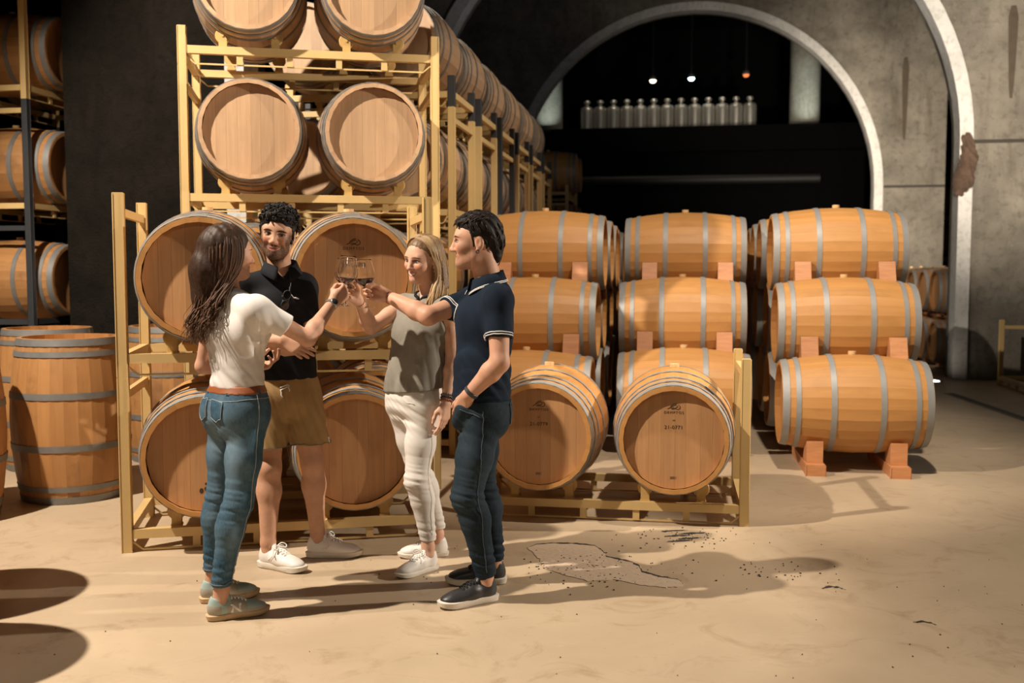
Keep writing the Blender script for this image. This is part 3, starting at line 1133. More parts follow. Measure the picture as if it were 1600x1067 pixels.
class Vol:
    def __init__(s, lo, hi, h):
        s.lo = V3(lo)
        s.h = h
        s.n = np.ceil((V3(hi) - s.lo) / h).astype(int) + 1
        s.g = np.full(s.n, 1.0, np.float32)
        s.ax = [(s.lo[i] + h * np.arange(s.n[i])).astype(np.float32) for i in range(3)]

    def sub(s, lo, hi):
        a = np.clip(np.floor((V3(lo) - s.lo) / s.h).astype(int), 0, s.n)
        b = np.clip(np.ceil((V3(hi) - s.lo) / s.h).astype(int) + 1, 0, s.n)
        sl = tuple(slice(a[i], b[i]) for i in range(3))
        X = s.ax[0][sl[0]][:, None, None]
        Y = s.ax[1][sl[1]][None, :, None]
        Z = s.ax[2][sl[2]][None, None, :]
        return sl, X, Y, Z

    def put(s, sl, d, k, mode):
        a = s.g[sl]
        if a.size == 0:
            return
        if mode == 'add':
            if k > 0:
                h = np.maximum(k - np.abs(a - d), 0) / k
                s.g[sl] = np.minimum(a, d) - h * h * (k * .25)
            else:
                s.g[sl] = np.minimum(a, d)
        else:
            d = -d
            if k > 0:
                h = np.maximum(k - np.abs(a - d), 0) / k
                s.g[sl] = np.maximum(a, d) + h * h * (k * .25)
            else:
                s.g[sl] = np.maximum(a, d)

    def cap(s, a, b, ra, rb, k=.02, sq=None, mode='add'):
        a, b = V3(a), V3(b)
        m = max(ra, rb) * 1.25 + k + .012
        sl, X, Y, Z = s.sub(np.minimum(a, b) - m, np.maximum(a, b) + m)
        px, py, pz = X - np.float32(a[0]), Y - np.float32(a[1]), Z - np.float32(a[2])
        ab = b - a
        if sq is not None:
            u, f = unit(sq[0]), 1.0 / sq[1] - 1.0
            dt = (px * u[0] + py * u[1] + pz * u[2]) * f
            px, py, pz = px + dt * u[0], py + dt * u[1], pz + dt * u[2]
            ab = ab + u * (ab @ u) * f
        L = max(ab @ ab, 1e-12)
        t = np.clip((px * ab[0] + py * ab[1] + pz * ab[2]) / L, 0, 1).astype(np.float32)
        d = np.sqrt((px - t * ab[0]) ** 2 + (py - t * ab[1]) ** 2 + (pz - t * ab[2]) ** 2) - (ra + (rb - ra) * t)
        s.put(sl, d.astype(np.float32), k, mode)
        return s

    def sleeve(s, a, b, ra, rb, k=.02, flat=None, lip=.0):
        """tapered limb cover whose far end b is cut square"""
        a, b = V3(a), V3(b)
        m = max(ra, rb) * 1.25 + k + .012
        sl, X, Y, Z = s.sub(np.minimum(a, b) - m, np.maximum(a, b) + m)
        px, py, pz = X - a[0], Y - a[1], Z - a[2]
        ab = b - a
        L = ab @ ab
        t0 = (px * ab[0] + py * ab[1] + pz * ab[2]) / L
        t = np.clip(t0, 0, 1)
        d = np.sqrt((px - t * ab[0]) ** 2 + (py - t * ab[1]) ** 2 + (pz - t * ab[2]) ** 2) - (ra + (rb - ra) * t)
        nrm = ab / math.sqrt(L) if flat is None else unit(flat)
        dp = (X - b[0]) * nrm[0] + (Y - b[1]) * nrm[1] + (Z - b[2]) * nrm[2]
        s.put(sl, np.maximum(d, dp).astype(np.float32), k, 'add')
        return s

    def chain(s, pts, rs, k=.02, sq=None, mode='add'):
        for i in range(len(pts) - 1):
            s.cap(pts[i], pts[i + 1], rs[i], rs[i + 1], k, sq, mode)
        return s

    def ell(s, c, r, R=None, k=.02, mode='add'):
        c, r = V3(c), V3(r)
        R = np.eye(3) if R is None else np.array(R)
        ext = np.sqrt(((R * r) ** 2).sum(1)) + k + .012
        sl, X, Y, Z = s.sub(c - ext, c + ext)
        px, py, pz = X - np.float32(c[0]), Y - np.float32(c[1]), Z - np.float32(c[2])
        k0 = 0
        k1 = 0
        for i in range(3):
            q = px * R[0, i] + py * R[1, i] + pz * R[2, i]
            k0 = k0 + (q / r[i]) ** 2
            k1 = k1 + (q / r[i] ** 2) ** 2
        k0, k1 = np.sqrt(k0), np.sqrt(k1)
        d = k0 * (k0 - 1) / np.maximum(k1, 1e-6)
        s.put(sl, d.astype(np.float32), k, mode)
        return s

    def cut(s, p, n, k=0.0):
        """remove everything on the side the normal points to"""
        p, n = V3(p), unit(n)
        sl, X, Y, Z = s.sub(s.lo, s.lo + s.n * s.h)
        d = -((X - p[0]) * n[0] + (Y - p[1]) * n[1] + (Z - p[2]) * n[2])
        s.put(sl, d.astype(np.float32), k, 'sub')
        return s

    def wobble(s, fn, lo=None, hi=None):
        sl, X, Y, Z = s.sub(s.lo if lo is None else lo, s.lo + s.n * s.h if hi is None else hi)
        if s.g[sl].size:
            s.g[sl] += fn(X, Y, Z).astype(np.float32)
        return s

    def arrays(s):
        g = s.g
        ins = g < 0
        c = ins[:-1, :-1, :-1].astype(np.int8)
        for dx in (0, 1):
            for dy in (0, 1):
                for dz in (0, 1):
                    if dx + dy + dz:
                        c = c + ins[dx:dx + c.shape[0], dy:dy + c.shape[1], dz:dz + c.shape[2]]
        act = (c > 0) & (c < 8)
        idx = np.argwhere(act)
        n = len(idx)
        cid = np.full(act.shape, -1, np.int32)
        cid[tuple(idx.T)] = np.arange(n)
        off = np.array([(x, y, z) for x in (0, 1) for y in (0, 1) for z in (0, 1)])
        cv = np.stack([g[idx[:, 0] + o[0], idx[:, 1] + o[1], idx[:, 2] + o[2]] for o in off], 1)
        acc = np.zeros((n, 3))
        cnt = np.zeros(n)
        for i in range(8):
            for j in range(i + 1, 8):
                df = np.abs(off[i] - off[j])
                if df.sum() != 1:
                    continue
                a, b = cv[:, i], cv[:, j]
                m = (a < 0) != (b < 0)
                t = np.where(m, a / np.where(m, a - b, 1), 0)[:, None]
                acc += np.where(m[:, None], off[i] + (off[j] - off[i]) * t, 0)
                cnt += m
        v = (idx + acc / cnt[:, None]) * s.h + s.lo
        faces = []
        for ax in range(3):
            a = [slice(1, -1)] * 3
            a[ax] = slice(0, -1)
            b = list(a)
            b[ax] = slice(1, None)
            i0 = ins[tuple(a)]
            i1 = ins[tuple(b)]
            e = np.argwhere(i0 != i1)
            st = i0[tuple(e.T)]
            base = e.copy()
            o1, o2 = [(1, 2), (2, 0), (0, 1)][ax]
            for q in range(3):
                if q != ax:
                    base[:, q] += 1
            def cell(d1, d2):
                p = base.copy()
                p[:, o1] += d1
                p[:, o2] += d2
                return cid[p[:, 0], p[:, 1], p[:, 2]]
            q = np.stack([cell(-1, -1), cell(0, -1), cell(0, 0), cell(-1, 0)], 1)
            q = np.where(st[:, None], q, q[:, ::-1])
            faces.append(q)
        f = np.concatenate(faces)
        f = f[(f >= 0).all(1)]
        return v, f

    def mesh(s, name, mat, keep=None):
        v, f = s.arrays()
        return np_mesh(name, v, f, mat)


def np_mesh(name, v, f, mat, smooth=True):
    me = bpy.data.meshes.new(name)
    me.vertices.add(len(v))
    me.vertices.foreach_set('co', np.ascontiguousarray(v, np.float32).ravel())
    m = f.shape[1]
    me.loops.add(len(f) * m)
    me.loops.foreach_set('vertex_index', np.ascontiguousarray(f, np.int32).ravel())
    me.polygons.add(len(f))
    me.polygons.foreach_set('loop_start', np.arange(0, len(f) * m, m, dtype=np.int32))
    me.polygons.foreach_set('loop_total', np.full(len(f), m, np.int32))
    me.polygons.foreach_set('use_smooth', np.full(len(f), smooth, bool))
    me.update(calc_edges=True)
    me.validate()
    if mat is not None:
        me.materials.append(mat)
    return me


def bvh_of(v, f):
    return BVHTree.FromPolygons([tuple(p) for p in v], [tuple(int(i) for i in q) for q in f])


def bvh_mesh(me):
    return BVHTree.FromPolygons([v.co[:] for v in me.vertices], [tuple(p.vertices) for p in me.polygons])


def drape(tree, p, off):
    loc, nor, i, d = tree.find_nearest(Vector(p))
    return loc + nor * off


def cat(pts, n):
    """Catmull-Rom through pts"""
    P = [V3(p) for p in pts]
    P = [2 * P[0] - P[1]] + P + [2 * P[-1] - P[-2]]
    out = []
    for i in range(1, len(P) - 2):
        for k in range(n):
            t = k / n
            a, b, c, d = P[i - 1], P[i], P[i + 1], P[i + 2]
            out.append(.5 * (2 * b + (c - a) * t + (2 * a - 5 * b + 4 * c - d) * t * t + (3 * b - a - 3 * c + d) * t ** 3))
    out.append(P[-2])
    return out


def frame_of(fwd, up=(0, 0, 1)):
    """columns: right, forward, up"""
    f = unit(fwd)
    u = V3(up) - f * (V3(up) @ f)
    u = unit(u)
    r = np.cross(f, u)
    return np.stack([r, f, u], 1)


def mat4(R, t):
    m = Matrix([list(R[i]) + [t[i]] for i in range(3)] + [[0, 0, 0, 1]])
    return m


# ---- anatomy
def head_prims(v, c, R, s=1.0, female=False):
    def L(x, y, z):
        return V3(c) + R @ (V3(x, y, z) * s)

    def E(p, r, k, mode='add', RR=None):
        v.ell(L(*p), V3(r) * s, R if RR is None else R @ RR, k * s, mode)

    def C(p, q, a, b, k, mode='add'):
        v.cap(L(*p), L(*q), a * s, b * s, k * s, None, mode)
    E((0, -.012, .038), (.076, .096, .086), .01)
    E((0, .020, .010), (.068, .074, .075), .03)
    jw = .054 if female else .061
    E((0, .026, -.045), (jw, .060, .062), .03)
    C((-.034 if female else -.040, .020, -.072), (0, .064, -.090), .022, .019, .03)
    C((.034 if female else .040, .020, -.072), (0, .064, -.090), .022, .019, .03)
    E((0, .072, -.089), (.021, .018, .016), .022)
    # brow, cheekbones, nose, lips
    C((-.036, .074, .026), (.036, .074, .026), .013, .013, .022)
    for x in (-1, 1):
        E((x * .041, .062, -.022), (.022, .024, .020), .026)
        E((x * .031, .093, .004), (.015, .012, .010), .012, 'sub')
        E((x * .031, .0795, .003), (.0135, .009, .0085), .004)
        E((x * .0125, .098, -.034), (.0085, .011, .0075), .008)
        # ear
        E((x * .076, -.010, -.008), (.009, .019, .031), .006, 'add')
        E((x * .086, -.004, -.004), (.006, .009, .016), .005, 'sub')
        E((x * .075, -.002, -.036), (.007, .009, .009), .006)
    C((0, .085, .018), (0, .108, -.026), .0085, .0105, .014)
    E((0, .107, -.030), (.011, .011, .009), .008)
    E((0, .083, -.058), (.026, .012, .0085), .010)
    E((0, .082, -.070), (.022, .011, .0075), .008)
    C((-.020, .094, -.0635), (.020, .094, -.0635), .0022, .0022, .004, 'sub')


def hand_prims(v, W, d, n, right, curls, spread=.08, thumb=None, s=1.0, inner=None):
    d = unit(d)
    n = unit(V3(n) - d * (V3(n) @ d))
    t = np.cross(d, n) if right else np.cross(n, d)
    W = V3(W)

    def P(a, b, c):
        return W + (d * a + t * b + n * c) * s
    offs = (.0270, .0092, -.0086, -.0255)
    base = (.016, .006, -.005, -.015)
    klen = (.086, .089, .084, .076)
    for i in range(4):
        v.cap(P(.005, base[i], 0), P(klen[i], offs[i], -.003), .0155 * s, .0115 * s, .014 * s)
    v.cap(P(.02, .012, .008), P(.05, .030, .010), .016 * s, .014 * s, .014 * s)
    v.cap(P(.02, -.016, .008), P(.06, -.024, .007), .014 * s, .012 * s, .014 * s)
    ln = ((.043, .026, .021), (.047, .030, .022), (.043, .028, .021), (.034, .020, .019))
    tips = []
    for i in range(4):
        p = P(klen[i], offs[i], -.003)
        a = 0
        r = (.0095, .0088, .0082, .0068) if i < 3 else (.0083, .0076, .0070, .0060)
        c = curls[i]
        for j in range(3):
            a += c[j]
            dr = unit(d * math.cos(a) + n * math.sin(a) + t * (spread * (1.5 - i) / 1.5) * math.cos(a))
            q = p + dr * ln[i][j] * s
            v.cap(p, q, r[j] * s, r[j + 1] * s, .004 * s)
            p = q
        tips.append(p)
    if thumb is None:
        thumb = ((.55, .7, .45), (.8, .35, .5), (.9, .1, .45))
    p = P(.022, .024, .006)
    for (c, L, r0, r1) in zip(thumb, (.042, .034, .026), (.0145, .0112, .0100), (.0112, .0098, .0080)):
        dr = unit(d * c[0] + t * c[1] + n * c[2])
        q = p + dr * L * s
        v.cap(p, q, r0 * s, r1 * s, .008 * s)
        p = q
    return P, tips


def arm_prims(v, S, E_, Wr, r0, r1, r2, k=.02, infl=0):
    S, E_, Wr = V3(S), V3(E_), V3(Wr)
    v.cap(S, lerp(S, E_, .45), r0 + infl, (r0 + r1) / 2 * 1.05 + infl, k)
    v.cap(lerp(S, E_, .45), E_, (r0 + r1) / 2 * 1.05 + infl, r1 + infl, k)
    m = lerp(E_, Wr, .28)
    v.cap(E_, m, r1 + infl, r1 * 1.06 + infl, k)
    v.cap(m, Wr, r1 * 1.06 + infl, r2 + infl, k)


def leg_prims(v, Hp, K, A, rh, rk, ra, fwd, calf=.010, k=.03):
    Hp, K, A = V3(Hp), V3(K), V3(A)
    v.cap(Hp, lerp(Hp, K, .5), rh, (rh * .55 + rk * .45), k)
    v.cap(lerp(Hp, K, .5), K, (rh * .55 + rk * .45), rk, k)
    f = unit(fwd)
    c = lerp(K, A, .32) - f * .012
    v.cap(K, c, rk * .98, rk * .93 + calf * .4, k)
    v.cap(c, A, rk * .93 + calf * .4, ra, k)
    v.ell(lerp(K, A, .30) - f * .022, (rk * .72 + calf * .5, rk * .72 + calf * .5, .105), None, .03)


def torso_prims(v, J, infl=0, female=False, belly=0.0, k=.05):
    """J: neck, SR, SL (shoulder joints), chest, waist, pelvis, HR, HL, tf (torso fwd), pf (pelvis fwd)"""
    T = frame_of(J['tf'], unit(V3(J['neck']) - V3(J['waist'])))
    Pf = frame_of(J['pf'])
    ch, wa, pe = V3(J['chest']), V3(J['waist']), V3(J['pelvis'])
    w = np.linalg.norm(V3(J['SR']) - V3(J['SL'])) / 2
    i = infl
    if female:
        v.ell(ch, (w * .80 + i, .098 + i, .165 + i), T, k)
        v.cap(ch - T[:, 2] * .04, wa, w * .70 + i, .115 + i, k, (T[:, 1], .76))
        v.cap(wa, pe, .115 + i, .145 + i, k, (Pf[:, 1], .78))
        for s in (-1, 1):
            v.ell(ch + T @ V3(s * .068, .070, -.02), (.055 + i, .045 + i, .055 + i), T, .04)
    else:
        v.ell(ch, (w * .86 + i, .115 + i, .185 + i), T, k)
        v.cap(ch - T[:, 2] * .05, wa, w * .76 + i, .140 + i, k, (T[:, 1], .74))
        v.cap(wa, pe, .140 + i, .150 + i, k, (Pf[:, 1], .76))
        v.ell(ch + T @ V3(0, .065, .03), (.13 + i, .05 + i, .08 + i), T, .04)
        if belly:
            v.ell(wa + T @ V3(0, .05, 0), (.11 + i, belly + i, .13 + i), T, .05)
    nb = V3(J['neck'])
    for S in (J['SR'], J['SL']):
        S = V3(S)
        v.cap(nb - T[:, 2] * .045, S - T[:, 2] * .004, .052 + i, .046 + i, .04)
        v.cap(S - T[:, 2] * .02, lerp(S, ch, .35) - T[:, 2] * .06, .052 + i, .06 + i, .05)
    v.cap(nb - T[:, 2] * .08 - T[:, 1] * .02, ch - T[:, 1] * .015, .075 + i, .09 + i, .05)


def hips_prims(v, J, infl=0, female=False, bum=.0):
    Pf = frame_of(J['pf'])
    pe = V3(J['pelvis'])
    i = infl
    wd = .150 if female else .150
    v.ell(pe, (wd + i, .105 + i, .13 + i), Pf, .04)
    v.cap(lerp(J['HR'], pe, .3), lerp(J['HL'], pe, .3), .10 + i, .10 + i, .05)
    for s, h in ((1, J['HR']), (-1, J['HL'])):
        v.ell(lerp(V3(h), pe, .25) - Pf[:, 1] * (.052 + bum) - Pf[:, 2] * .015, (.075 + i, .062 + i, .088 + i), Pf, .045)


def fold(seed, fx, fy, fz, warp=3.0):
    ph = np.random.RandomState(seed).uniform(0, 6.28, 6)

    def f(X, Y, Z):
        w = np.sin(X * 13 + ph[0]) + np.sin(Y * 15 + ph[1]) + np.sin(Z * 11 + ph[2])
        a = np.sin(X * fx + Y * fy + Z * fz + warp * w + ph[3])
        b = np.sin(X * fx * 1.7 - Y * fy * 1.4 + Z * fz * 1.6 + warp * 1.3 * w + ph[4])
        c = 1 - 2 * np.abs(np.sin((X * fx * .8 + Y * fy * .9 + Z * fz * .75 + warp * w * 1.15 + ph[5]) / 2))
        return a * .35 + b * .25 + c * .65
    return f


def gauss(X, Y, Z, c, r):
    return np.exp(-(((X - c[0]) ** 2 + (Y - c[1]) ** 2 + (Z - c[2]) ** 2) / (r * r)))


# ---- skin material with the face's own colours (in head coordinates)
def skin_mat(name, base, feat):
    t = NT(name)
    at = t.n('ShaderNodeAttribute', attribute_name='hp')
    sx = t.n('ShaderNodeSeparateXYZ')
    t.l(at.outputs['Vector'], sx.inputs[0])
    x, y, z = sx.outputs
    ax = t.math('ABSOLUTE', x)
    front = t.math('GREATER_THAN', y, .03)
    p = t.n('ShaderNodeNewGeometry').outputs['Position']
    n1 = t.noise(p, 35, 4)
    n2 = t.noise(p, 260, 2)
    col = t.mix(t.ramp(n1, .3, .7), tuple(c * .93 for c in base), tuple(min(1, c * 1.05) for c in base))

    def ellm(cx, cz, rx, rz, xx=ax, soft=.25, zz=z):
        u = t.math('DIVIDE', t.math('SUBTRACT', xx, cx), rx)
        w = t.math('DIVIDE', t.math('SUBTRACT', zz, cz), rz)
        d = t.math('ADD', t.math('MULTIPLY', u, u), t.math('MULTIPLY', w, w))
        m = t.n('ShaderNodeMapRange')
        t.l(d, m.inputs[0])
        m.inputs[1].default_value = 1 + soft
        m.inputs[2].default_value = 1 - soft
        m.clamp = True
        return t.math('MULTIPLY', m.outputs[0], front)

    def apply(mask, c, a=1.0):
        nonlocal col
        col = t.mix(t.math('MULTIPLY', mask, a) if a != 1 else mask, col, c)
    red = (base[0] * .95, base[1] * .66, base[2] * .60)
    apply(ellm(.043, -.024, .024, .020, soft=.8), red, .45)
    apply(ellm(0, -.030, .016, .014, soft=.6), red, .35)
    if feat.get('beard'):
        # jaw, chin, moustache, sideburn
        jaw = t.math('MULTIPLY', ellm(0, -.085, .075, .050, soft=.35), t.math('SUBTRACT', 1.0, ellm(0, -.050, .032, .022, soft=.3)))
        mous = t.math('MULTIPLY', ellm(0, -.053, .034, .0085, soft=.5), t.math('SUBTRACT', 1.0, ellm(0, -.052, .004, .006, soft=.5)))
        side = t.math('MULTIPLY', ellm(.068, -.040, .016, .060, soft=.5), 1.0)
        bm = t.math('MAXIMUM', t.math('MAXIMUM', jaw, mous), side)
        bm = t.math('MULTIPLY', bm, t.ramp(n2, .10, .50))
        apply(bm, feat['beard'][:3], feat['beard'][3])
    # mouth: lip band bent upwards at the corners
    cv = feat.get('smile', 3.0)
    zz = t.math('SUBTRACT', z, t.math('MULTIPLY', t.math('MULTIPLY', x, x), cv * 4))
    mw, mh = feat.get('mouth', (.026, .0095))
    apply(ellm(0, -.0640, mw, mh, ax, .2, zz), feat.get('lip', (.45, .13, .11)), .85)
    if feat.get('teeth'):
        apply(ellm(0, -.0625, mw * .80, feat['teeth'], ax, .25, zz), (.85, .80, .74))
    else:
        apply(ellm(0, -.0635, mw * .95, .0016, ax, .6, zz), (.12, .03, .03))
    # eyes
    eh = feat.get('eye', .0058)
    gx = feat.get('gaze', 0.0)
    apply(ellm(.031, .0065, .0185, eh + .0042), feat.get('lash', (.05, .025, .015)), .8)
    apply(ellm(.031, .0040, .0150, eh), (.36, .32, .29))
    for s in (-1, 1):
        m = t.math('MULTIPLY', ellm(s * .031 + gx, .0045, .0062, .0064, x), ellm(.031, .0040, .0155, eh + .0006))
        apply(m, feat.get('iris', (.03, .015, .008)))
    # brows: bent bands
    bz = t.math('ADD', z, t.math('MULTIPLY', t.math('POWER', t.math('ABSOLUTE', t.math('SUBTRACT', ax, .030)), 2.0), 9.0))
    apply(ellm(.033, feat.get('browz', .0265), .023, feat.get('browh', .0042), ax, .35, bz), feat.get('brow', (.03, .015, .008)), .92)
    t.col(col)
    t.bump(n2, .08, .002)
    t.b.inputs['Subsurface Weight'].default_value = .10
    t.b.inputs['Subsurface Radius'].default_value = (.02, .008, .004)
    t.b.inputs['Subsurface Scale'].default_value = .4
    t.b.inputs['Specular IOR Level'].default_value = .35
    return t.set(.55)


def add_hp(me, c, R, s=1.0):
    n = len(me.vertices)
    co = np.empty(n * 3, np.float32)
    me.vertices.foreach_get('co', co)
    q = ((co.reshape(-1, 3) - V3(c)) @ R) / s
    at = me.attributes.new('hp', 'FLOAT_VECTOR', 'POINT')
    at.data.foreach_set('vector', q.astype(np.float32).ravel())


def fabric(name, c, c2=None, weave=900, rough=.85, var=.15, sheen=0.0):
    t = NT(name)
    p = t.n('ShaderNodeNewGeometry').outputs['Position']
    a = t.noise(p, 9, 4)
    b = t.noise(p, weave, 2, .6)
    c2 = c2 or tuple(min(1, x * (1 + var)) for x in c)
    col = t.mix(t.ramp(t.math('ADD', t.math('MULTIPLY', a, .5), t.math('MULTIPLY', b, .5)), .38, .62), tuple(x * (1 - var) for x in c), c2)
    t.col(col)
    t.bump(b, .15, .002)
    t.b.inputs['Sheen Weight'].default_value = sheen
    t.b.inputs['Specular IOR Level'].default_value = .2
    return t.set(rough)


def denim(name, dark, light, fade):
    t = NT(name)
    p = t.n('ShaderNodeNewGeometry').outputs['Position']
    a = t.noise(p, 7, 4, .6)
    v = t.noise(t.vmath('MULTIPLY', p, (260, 260, 36)), 1.0, 3, .7)
    b = t.noise(p, 700, 2)
    at = t.n('ShaderNodeAttribute', attribute_name='fade')
    col = t.mix(t.ramp(v, .35, .68), dark, light)
    col = t.mix(t.math('MULTIPLY', t.ramp(a, .45, .75), .35), col, fade)
    col = t.mix(t.math('MULTIPLY', at.outputs['Fac'], .75, clamp=True), col, fade)
    t.col(col)
    t.bump(t.math('ADD', v, b), .2, .002)
    t.b.inputs['Specular IOR Level'].default_value = .2
    return t.set(.85)


def set_fade(me, fn):
    n = len(me.vertices)
    co = np.empty(n * 3, np.float32)
    me.vertices.foreach_get('co', co)
    co = co.reshape(-1, 3)
    at = me.attributes.new('fade', 'FLOAT', 'POINT')
    at.data.foreach_set('value', np.clip(fn(co[:, 0], co[:, 1], co[:, 2]), 0, 1).astype(np.float32))


def hair_mat(name, dark, light, rough=.55):
    t = NT(name)
    at = t.n('ShaderNodeAttribute', attribute_name='tone')
    p = t.n('ShaderNodeNewGeometry').outputs['Position']
    n = t.noise(p, 120, 3)
    f = t.math('ADD', at.outputs['Fac'], t.math('MULTIPLY', t.math('SUBTRACT', n, .5), .5), clamp=True)
    t.col(t.mix(f, dark, light))
    t.b.inputs['Specular IOR Level'].default_value = .25
    return t.set(rough)


def locks_mesh(name, locks, mat, n=5):
    """locks: list of (pts, radius, tone0, tone1)"""
    mb = MB()
    tone = []
    for pts, r, t0, t1 in locks:
        m = len(pts)
        rs = [r * (min(1, .35 + 3 * i / m)) * (1 - .82 * max(0, (i / (m - 1) - .55) / .45)) for i in range(m)]
        k = len(mb.v)
        mb.tube(pts, rs, n, True)
        for i in range(m):
            tone += [t0 + (t1 - t0) * i / (m - 1)] * n
    me = mb.mesh(name, mat)
    at = me.attributes.new('tone', 'FLOAT', 'POINT')
    at.data.foreach_set('value', tone)
    return me


def ring_mesh(name, c, axis, r, w, th, mat, n=28, sq=None):
    """bracelet / watch strap: a band around an axis"""
    a = unit(axis)
    q = Vector((0, 0, 1)).rotation_difference(Vector(a)).to_matrix().to_4x4()
    mb = MB().lathe([(r, -w / 2), (r + th, -w / 2 * .8), (r + th, w / 2 * .8), (r, w / 2)], n, Matrix.Translation(c) @ q, True)
    return mb.mesh(name, mat, 50)


# ---- shoes; local frame X right, Y toe, Z up, origin on the floor at the heel
def shoe(parent, pos, fwd, s, upper_mat, sole_mat, lace_mat, name='shoe', bow=True, sole_h=.026, style='sneaker', low=False):
    R = frame_of((fwd[0], fwd[1], 0))
    mw = mat4(R * s, V3(pos[0], pos[1], 0.001))
    v = Vol((-.065, -.03, .0), (.065, .31, .15), .0034)
    v.ell((0, .050, .052), (.036, .050, .055), None, .02)
    v.cap((0, .060, .05), (0, .125, .052), .037, .041, .02)
    v.cap((0, .125, .052), (0, .215, .036), .041, .030, .02, ((0, 0, 1), .92))
    v.ell((0.002, .222, .034), (.043, .052, .026), None, .02)
    v.ell((0.002, .170, .040), (.044, .060, .028), None, .02)
    v.cap((0, .050, .06), (0, .046, .088), .036, .034, .012)
    v.cap((0, .110, .075), (0, .085, .112), .022, .016, .012, ((0, 1, 0), .5))
    v.cap((0, .058, .07), (0, .050, .14), .027, .032, .008, None, 'sub')
    v.cap((0, .080, .10), (0, .05, .14), .014, .03, .006, None, 'sub')
    v.cut((0, 0, sole_h - .006), (0, 0, -1))
    a, f = v.arrays()
    me = np_mesh('upper', a, f, upper_mat)
    tree = bvh_of(a, f)
    root = new_obj(name, me, None, parent, mw)
    # sole
    pts = []
    N = 36
    prof = [(0, -.004), (.020, -.002), (.034, .014), (.040, .05), (.038, .10), (.041, .15), (.047, .195), (.045, .235), (.034, .268), (.018, .283), (0, .287)]
    prof = [(max(0, p[0]), p[1]) for p in prof]
    right = cat([(p[0], p[1], 0) for p in prof], 3)
    outl = [(p[0], p[1]) for p in right] + [(-p[0], p[1]) for p in reversed(right[1:-1])]
    vs, fs = [], []
    n = len(outl)
    zs = [(0.0, .90), (.004, .985), (sole_h * .55, 1.0), (sole_h - .002, 1.015), (sole_h + .001, .97)]
    for z, k in zs:
        for (x, y) in outl:
            toe = .010 * max(0, (y - .22) / .065) ** 2 * (1 if z < .01 else .6)
            vs.append((x * k, .14 + (y - .14) * k, z + toe))
    for i in range(len(zs) - 1):
        for j in range(n):
            j2 = (j + 1) % n
            fs.append((i * n + j, i * n + j2, (i + 1) * n + j2, (i + 1) * n + j))
    fs.append(tuple(range(n - 1, -1, -1)))
    fs.append(tuple(range((len(zs) - 1) * n, len(zs) * n)))
    MB().add(vs, fs, True).build('sole', sole_mat, root, None, 40)
    # laces
    mb = MB()
    ys = [.108, .124, .140, .156, .172]
    for y in ys:
        zt = .12
        line = []
        for q in range(7):
            x = -.022 + .044 * q / 6
            h = tree.ray_cast(Vector((x, y + .004 * (q % 2), .16)), Vector((0, 0, -1)))[0]
            if h is None:
                continue
            line.append(h + Vector((0, 0, .002)))
        if len(line) > 2:
            mb.tube(line, .0032, 6)
    for i in range(len(ys) - 1):
        for sg in (-1, 1):
            line = []
            for q in range(6):
                tq = q / 5
                x = sg * (-.020 + .040 * tq)
                y = ys[i] + (ys[i + 1] - ys[i]) * tq
                h = tree.ray_cast(Vector((x, y, .16)), Vector((0, 0, -1)))[0]
                if h is not None:
                    line.append(h + Vector((0, 0, .0035)))
            if len(line) > 2:
                mb.tube(line, .003, 6)
    if bow:
        h = tree.ray_cast(Vector((0, .106, .16)), Vector((0, 0, -1)))[0] or Vector((0, .106, .09))
        for sg in (-1, 1):
            pts = cat([h + Vector((0, 0, .003)), h + Vector((sg * .022, .012, .018)), h + Vector((sg * .044, .022, .006)), h + Vector((sg * .030, .030, -.004)), h + Vector((sg * .004, .006, .004))], 4)
            mb.tube(pts, .0028, 6)
            pts = cat([h + Vector((0, 0, .003)), h + Vector((sg * .03, .012, .004)), h + Vector((sg * .048, .02, -.018)), h + Vector((sg * .052, .03, -.034))], 4)
            mb.tube(pts, .0026, 6)
    mb.build('laces', lace_mat, root)
    return root, tree


def ankle_prims(v, A, heel, fwd, r):
    """ankle and foot, the foot stays inside the shoe"""
    f = unit((fwd[0], fwd[1], 0))
    b = V3(heel[0], heel[1], 0) + f * .055
    v.cap(A, b + V3(0, 0, .075), r, r * .98, .02)
    v.cap(b + V3(0, 0, .075), b + V3(0, 0, .05), r * .95, .024, .02)
    v.cap(b + V3(0, 0, .05), b + f * .10 + V3(0, 0, .045), .023, .022, .02)

# ------------------------------------------------------------------ people
def box_of(pts, m):
    P = np.array([V3(p) for p in pts])
    return P.min(0) - m, P.max(0) + m


def ring_drape(tree, c, axis, r, off, n=40, sl=1.0):
    a = unit(axis)
    u = unit(np.cross(a, (0.3, 0.5, 0.81)))
    w = np.cross(a, u)
    return [drape(tree, V3(c) + (u * math.cos(2 * PI * i / n) + w * math.sin(2 * PI * i / n)) * r, off) for i in range(n)]


